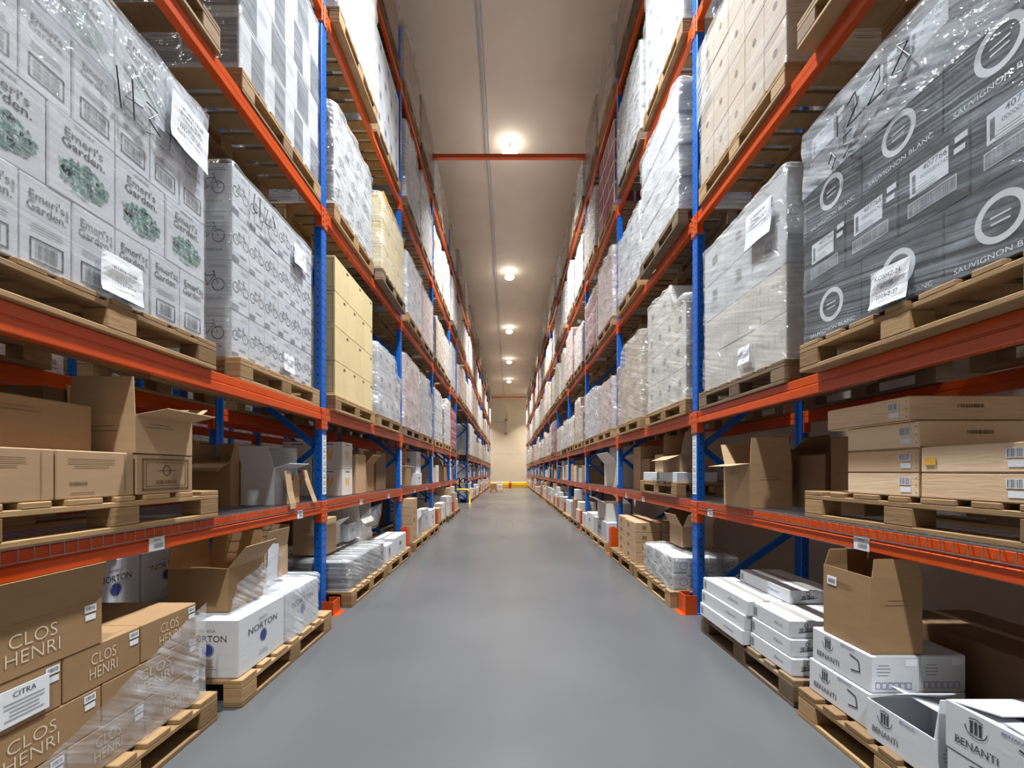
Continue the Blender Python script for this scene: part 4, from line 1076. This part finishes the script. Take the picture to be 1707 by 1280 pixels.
# left, second bay
low_group(-1, 1, 1, [('gold_w', 1.69, 4.57, 4.87, 0, .275, .3, 'white carton with gold letter, lower front one, left first shelf', None),
    ('gold_w', 1.69, 4.57, 4.87, .276, .275, .3, 'white carton with gold letter, upper front one, left first shelf', None),
    ('gold_w', 2.0, 4.57, 4.87, 0, .275, .3, 'white carton with gold letter, lower one behind', None),
    ('gold_w', 2.0, 4.57, 4.87, .276, .275, .3, 'white carton with gold letter, upper one behind', None),
    ('light', 1.68, 4.95, 5.3, 0, .44, .32, 'tall tan carton beside the gold letter cartons', None),
    ('kraft', 1.72, 5.4, 5.75, 0, .34, .32, 'opened brown carton in second left bay, first shelf', (40, 4, 0, 8)),
    ('dark', 1.72, 5.85, 6.3, 0, .5, .34, 'dark brown carton before the second left upright, first shelf', None)] if False else
   [('gold_w', 1.69, 4.57, 4.87, 0, .275, .3, 'white carton with gold letter, lower front one, left first shelf', None),
    ('gold_w', 1.69, 4.57, 4.87, .276, .275, .3, 'white carton with gold letter, upper front one, left first shelf', None),
    ('gold_w', 2.0, 4.57, 4.87, 0, .275, .3, 'white carton with gold letter, lower one behind', None),
    ('gold_w', 2.0, 4.57, 4.87, .276, .275, .3, 'white carton with gold letter, upper one behind', None),
    ('light', 1.68, 4.95, 5.3, 0, .44, .32, 'tall tan carton beside the gold letter cartons', None),
    ('kraft', 1.72, 5.4, 5.75, 0, .34, .32, 'opened brown carton in second left bay, first shelf', (40, 4, 0, 8)),
    ('kraft_dark', 1.72, 5.85, 6.3, 0, .5, .34, 'dark brown carton before the second left upright, first shelf', None)])
pallet(-1, 1.43, 4.1, 0, 'wooden pallet under the low grey wrapped stack on the floor')
pallet(-1, 1.43, 5.38, 0, 'wooden pallet under the white cartons on floor, second left bay')
t = wrapped_load(-1, 1.47, 4.12, 5.28, P_, .26, .94, 'dark', 'low grey film-wrapped stack on the floor beside the left upright', True)
low_group(-1, 1, 0, [('kraft_light', 1.72, 4.2, 4.5, P_ + .312, .34, .3, 'narrow tan carton standing on the grey wrapped stack', None),
    ('white2', 1.85, 4.6, 4.95, P_ + .312, .2, .3, 'opened white carton on the grey wrapped stack', (50, 0, 0, 5)),
    ('grey', 1.78, 5.0, 5.27, P_ + .312, .2, .4, 'grey carton on far end of the grey wrapped stack', None),
    ('panel', 1.47, 5.4, 5.72, P_, .2, .3, 'white carton near the aisle on floor, nearer one, second left bay', None),
    ('white', 1.46, 5.76, 6.4, P_, .24, .32, 'white carton near the aisle on floor, farther one, second left bay', None),
    ('vert', 1.8, 5.42, 5.95, P_, .3, .34, 'striped white carton behind the white floor cartons', None),
    ('white2', 1.8, 5.45, 5.9, P_ + .302, .22, .32, 'opened white carton stacked behind on the floor pallet', (140, 5, 0, 10))])
sheet('stretch_film', [(-1.74, 5.4, .5), (-1.76, 6.1, .5), (-1.72, 6.15, .82), (-1.8, 5.45, .74)], 'film_loose', 'loose clear film hanging over the opened white floor cartons', 'stretch film', 10, .02, 9)
# right, second bay
pallet(1, 1.62, 4.35, PF(1, 1), 'pale wooden pallet on the first shelf, second bay of right rack')
low_group(1, 1, 1, [('panel', 1.63, 4.37, 5.45, P_, .1, .4, 'long flat white carton on the first shelf pallet', None),
    ('tan', 1.7, 4.45, 4.95, P_ + .101, .17, .34, 'opened cream carton on the long flat white carton', (110, 20, 0, 10)),
    ('kraft_light', 1.72, 5.02, 5.3, P_ + .101, .2, .06, 'upright tan card piece beside the opened cream carton', None),
    ('kraft', 1.8, 5.75, 6.1, 0, .42, .34, 'brown carton at far end, first shelf, second right bay', None),
    ('light', 1.8, 6.15, 6.5, 0, .6, .34, 'tall tan carton at far end, first shelf, second right bay', None)])
pallet(1, 1.47, 4.1, 0, 'wooden pallet under the wrapped printed cartons on the floor')
pallet(1, 1.47, 5.35, 0, 'wooden pallet under the brown carton stack on the floor')
wrapped_load(1, 1.52, 4.15, 5.0, P_, .3, .6, 'bike', 'low film-wrapped printed stack on floor beside first right upright', True)
open_carton(1, 'tan', 1.7, 4.4, 4.75, P_ + .352, .2, .3, 'opened tan carton on the wrapped printed stack', 'opened cartons on the low shelves', ang=(30, 40, 0, 30))
for r in range(4):
    for c in range(2):
        carton(1, 'numbers', 1.52 + .32 * c, 5.4, 5.9, P_ + r * .121, .12, .31, f'flat tan carton, {["bottom", "second", "third", "top"][r]} of {["front", "rear"][c]} floor stack', 'flat tan cartons on the floor')
    carton(1, 'numbers', 1.56, 5.92, 6.42, P_ + r * .121, .12, .31, f'flat tan carton, {["bottom", "second", "third", "top"][r]} of the farther floor stack', 'flat tan cartons on the floor')
# right, third bay
low_group(1, 2, 1, [('cream', 1.68, 7.0, 7.9, 0, .38, .5, 'large white carton on first shelf, third right bay', (40, None, -50, None)),
    ('white', 1.9, 8.0, 8.5, 0, .7, .5, 'tall white carton at the far end, first shelf, third right bay', None)])
pallet(1, 1.5, 6.95, 0, 'wooden pallet under long white cartons, floor, third right bay'); pallet(1, 1.5, 8.2, 0, 'wooden pallet under the white floor cartons, far half, third right bay')
low_group(1, 2, 0, [('white', 1.52, 6.97, 8.1, P_, .3, .4, 'long white carton on the floor pallet, third right bay', None), ('white2', 1.56, 7.2, 7.9, P_ + .301, .28, .4, 'opened white carton on the long white carton', (60, None, -50, None)),
    ('white', 1.53, 8.22, 8.8, P_, .32, .4, 'white carton on floor, nearer of far half, third right bay', None), ('panel', 1.53, 8.82, 9.35, P_, .26, .4, 'white carton on floor, far end, third right bay', None)])
# left, third bay
low_group(-1, 2, 1, [('light', 1.68, 6.95, 7.4, 0, .34, .34, 'opened tan carton at near end, first shelf, third left bay', (95, 0, 0, 5)),
    ('kraft', 1.7, 7.5, 7.85, 0, .3, .34, 'brown carton on first shelf, third left bay, middle', None), ('white', 1.66, 8.1, 8.6, 0, .22, .34, 'low white carton, first shelf, third left bay', None), ('white', 1.7, 8.3, 8.7, .221, .4, .3, 'white carton stacked on the low white carton', None)])
pallet(-1, 1.45, 6.95, 0, 'wooden pallet under the numbered brown stack on the floor'); pallet(-1, 1.45, 8.2, 0, 'wooden pallet on floor, far half, third left bay')
for r in range(5): carton(-1, 'numbers', 1.49, 6.97, 7.33, P_ + r * .135, .134, .3, f'numbered tan carton, {["bottom", "second", "third", "fourth", "top"][r]} of the tall floor stack', 'numbered cartons on the floor')
low_group(-1, 2, 0, [('white', 1.5, 7.45, 7.75, P_, .3, .3, 'opened white carton beside the numbered tan stack', (40, 0, 0, 10)), ('grey', 1.55, 8.25, 8.7, P_, .4, .4, 'grey carton on floor, third left bay, far pallet', None), ('white', 1.52, 8.75, 9.3, P_, .34, .4, 'white carton on floor, third left bay, far end', None)])
# everything beyond, bay by bay
KW = dict(white='white', cream='cream', kraft='brown', light='tan', grey='grey', panel='white printed', beige='beige')
for sd in (-1, 1):
    ups = UP[sd]
    for i in range(3, len(ups) - 1):
        if sd == -1 and i == TUNNEL: continue
        y0, y1 = ups[i], ups[i + 1]
        ns = 1 if y1 - y0 < 2 else 2
        for s in range(ns):
            a = y0 + .1 + s * (y1 - y0 - .2) / ns + .05
            pallet(sd, 1.5 + R.uniform(-.03, .02), a, 0, f'wooden floor pallet, {ORD[i]} bay of {SIDE[sd]} rack{"" if ns == 1 else ", " + SLOT[s] + " one"}', R.choice(['wood', 'wood', 'wood_old']), False)
            y = a + .02
            for q in range(2):
                k = R.choice(list(KW)); L = R.uniform(.42, .55); H = R.uniform(.25, .5)
                nm = ('nearer', 'farther')[q]
                carton(sd, STY[k], 1.53, y, y + L, P_, H, R.uniform(.35, .5), f'{KW[k]} carton on the floor, {nm} of {SLOT[s]} pallet, {ORD[i]} {SIDE[sd]} bay', 'cartons on the low shelves')
                if R.random() < .5:
                    k2 = R.choice(list(KW)); carton(sd, STY[k2], 1.56, y + .03, y + L - .04, P_ + H, min(R.uniform(.15, .28), .68 - H), .35, f'{KW[k2]} carton stacked upon {nm} floor carton, {SLOT[s]} pallet, {ORD[i]} {SIDE[sd]} bay', 'cartons on the low shelves')
                y += L + .06
            y = a
            for q in range(2):
                k = R.choice(list(KW)); L = R.uniform(.4, .55); H = R.uniform(.2, .5)
                nm = ('nearer', 'farther')[q]
                if R.random() < .35: open_carton(sd, STY[k], 1.68, y, y + L, PF(1, sd), H, .4, f'opened {KW[k]} carton on first shelf, {nm} of {SLOT[s]} half, {ORD[i]} {SIDE[sd]} bay', 'opened cartons on the low shelves', ang=(R.uniform(20, 100), R.choice((2, -60)), R.choice((0, -50)), R.choice((4, -50))))
                else: carton(sd, STY[k], 1.66, y, y + L, PF(1, sd), H, .4, f'{KW[k]} carton on the first shelf, {nm} of {SLOT[s]} half, {ORD[i]} {SIDE[sd]} bay', 'cartons on the low shelves')
                y += L + .08
# small pallet standing in the aisle near the far end
pallet(-1, .35, 27.0, 0, 'small pallet of goods standing in the aisle near the far end', 'wood', False, length=.8, depth=.8)
for q, (k, x, y, H) in enumerate([('white', .38, 27.05, .3), ('kraft', .74, 27.05, .36), ('white', .4, 27.42, .5), ('grey', .76, 27.42, .4)]):
    carton(-1, STY[k], x, y, y + .34, P_, H, .33, f'small {KW[k]} carton on aisle pallet, {["near inner", "near outer", "far inner", "far outer"][q]} corner', 'cartons on the aisle pallet')

# ================================================================== behind the left rack: back-to-back row, next aisle, and the row beyond
XB = 2.85
for i, y in enumerate(UP[-1][:7]):
    t = upright(-1, XB, y, f'blue upright frame of the row behind left rack, {ORD[i]} from the camera end', 'uprights of the row behind the left rack', strip=False)
for i in range(6):
    for lv in (1, 2, 3):
        for q, x in enumerate((XB, XB + RD)):
            t = beam(-1, x, UP[-1][i], UP[-1][i + 1], Z[-1][lv], f'orange {["inner", "outer"][q]} beam of row behind left rack, {LEV[lv]}, {ORD[i]} bay', 'beams of the row behind the left rack', False)
            if q: t.rotation_euler = (0, 0, PI)
XC = 7.0
for i in range(9):
    y = 3.0 + 2.8 * i
    upright(-1, XC, y, f'blue upright frame across the next aisle, {ORD[i]} from the camera end', 'uprights across the next aisle', strip=False)
    for lv in (1, 2, 3):
        if i < 8: beam(-1, XC, y, y + 2.8, Z[-1][lv], f'orange beam across the next aisle, {LEV[lv]}, {ORD[i]} bay', 'beams across the next aisle', False)
        if i < 8 and lv < 3:
            for s in range(2):
                k = R.choice(['white', 'cream', 'kraft', 'pink', 'yellow'])
                pallet(-1, XC - .02, y + .1 + s * 1.32, Z[-1][lv], f'pallet across the next aisle, {LEV[lv]}, {ORD[i]} bay, {SLOT[s]}', 'wood', False)
                wrapped_load(-1, XC, y + .12 + s * 1.32, y + 1.28 + s * 1.32, Z[-1][lv] + PH + .001, .5 if lv == 1 else 1.1, .9, k, f'{WORD[k]} wrapped load across the next aisle, {LEV[lv]}, {ORD[i]} bay, {SLOT[s]}', False)
for i, y in enumerate((2.0, 8.2, 14.4, 20.6)):
    lamp(y, f'round ceiling lamp over the next aisle beyond left rack, {ORD[i]}', 150, -5.4)
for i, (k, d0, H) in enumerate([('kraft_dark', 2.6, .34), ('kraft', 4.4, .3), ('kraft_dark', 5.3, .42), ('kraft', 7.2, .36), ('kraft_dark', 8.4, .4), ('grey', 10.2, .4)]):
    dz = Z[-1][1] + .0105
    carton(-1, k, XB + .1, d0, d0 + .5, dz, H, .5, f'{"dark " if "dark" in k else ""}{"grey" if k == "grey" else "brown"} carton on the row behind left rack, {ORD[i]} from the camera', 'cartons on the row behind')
for i in range(7):  # cartons added to keep next-aisle light off the left floor goods
    carton(-1, ('kraft_dark', 'kraft', 'kraft_dark')[i % 3], XB + .1, (1.3, 2.45, 4.1, 5.35, 6.95, 8.15, 9.8)[i], (2.3, 3.6, 5.2, 6.5, 8.0, 9.3, 10.9)[i], 0, (.78, .7, .74)[i % 3], .7, f'large brown carton added to block light, floor behind left rack, {ORD[i]} from camera', 'cartons on the row behind')
for i in range(6):
    y0, y1 = UP[-1][i], UP[-1][i + 1]
    tag(put(deck_mesh(y1 - y0 - .12), 'wire_deck', None, (-XB, (y0 + y1) / 2, Z[-1][1] + .0005), 0), f'galvanised wire deck of the row behind left rack, {ORD[i]} bay', 'wire shelf', 'wire decks of the row behind')
    for o_ in []: pass
t = thing('indicator_lamp', 'tiny red indicator light glowing beyond the left rack', 'indicator light', (-5.5, 9.1, 1.45))
b = MB(); b.lathe([(.02, 0), (.035, .02), (.02, .05)], 'red_led', 12); b.build('bulb', t)
b = MB(); b.box(-.02, .02, -.02, .02, -1.45, 0, 'dark_grey'); b.build('post', t)

# ------------------------------------------------------------------ camera, world, view
cd = bpy.data.cameras.new('camera'); cam = bpy.data.objects.new('camera', cd); COL.objects.link(cam)
cam.location = (0, 0, 1.24); cam.rotation_euler = (PI / 2, 0, 0)
cd.sensor_width = 36; cd.sensor_fit = 'HORIZONTAL'; cd.lens = 36 * 750 / 1707
cd.shift_x = 5.5 / 1707; cd.shift_y = 146 / 1707
cd.clip_start = .05; cd.clip_end = 200
SC.camera = cam
w = bpy.data.worlds.new('world'); SC.world = w; w.use_nodes = True
w.node_tree.nodes['Background'].inputs[0].default_value = (.5, .5, .52, 1); w.node_tree.nodes['Background'].inputs[1].default_value = .3
SC.view_settings.view_transform = 'Standard'; SC.view_settings.look = 'None'; SC.view_settings.gamma = 1; SC.view_settings.use_curve_mapping = False
SC.view_settings.exposure = -1.3
SC.cycles.transparent_max_bounces = 24
SC.cycles.diffuse_bounces = 6
SC.cycles.max_bounces = 14
dup = {k: v for k, v in USED.items() if len(v) > 1}
print('DUPLICATE LABELS', len(dup), list(dup.items())[:10])
bad = [k for k in USED if not 4 <= len(k.replace(',', ' ').split()) <= 16]
print('LABEL LENGTH', len(bad), bad[:10])
print('N objects', len(SC.objects))
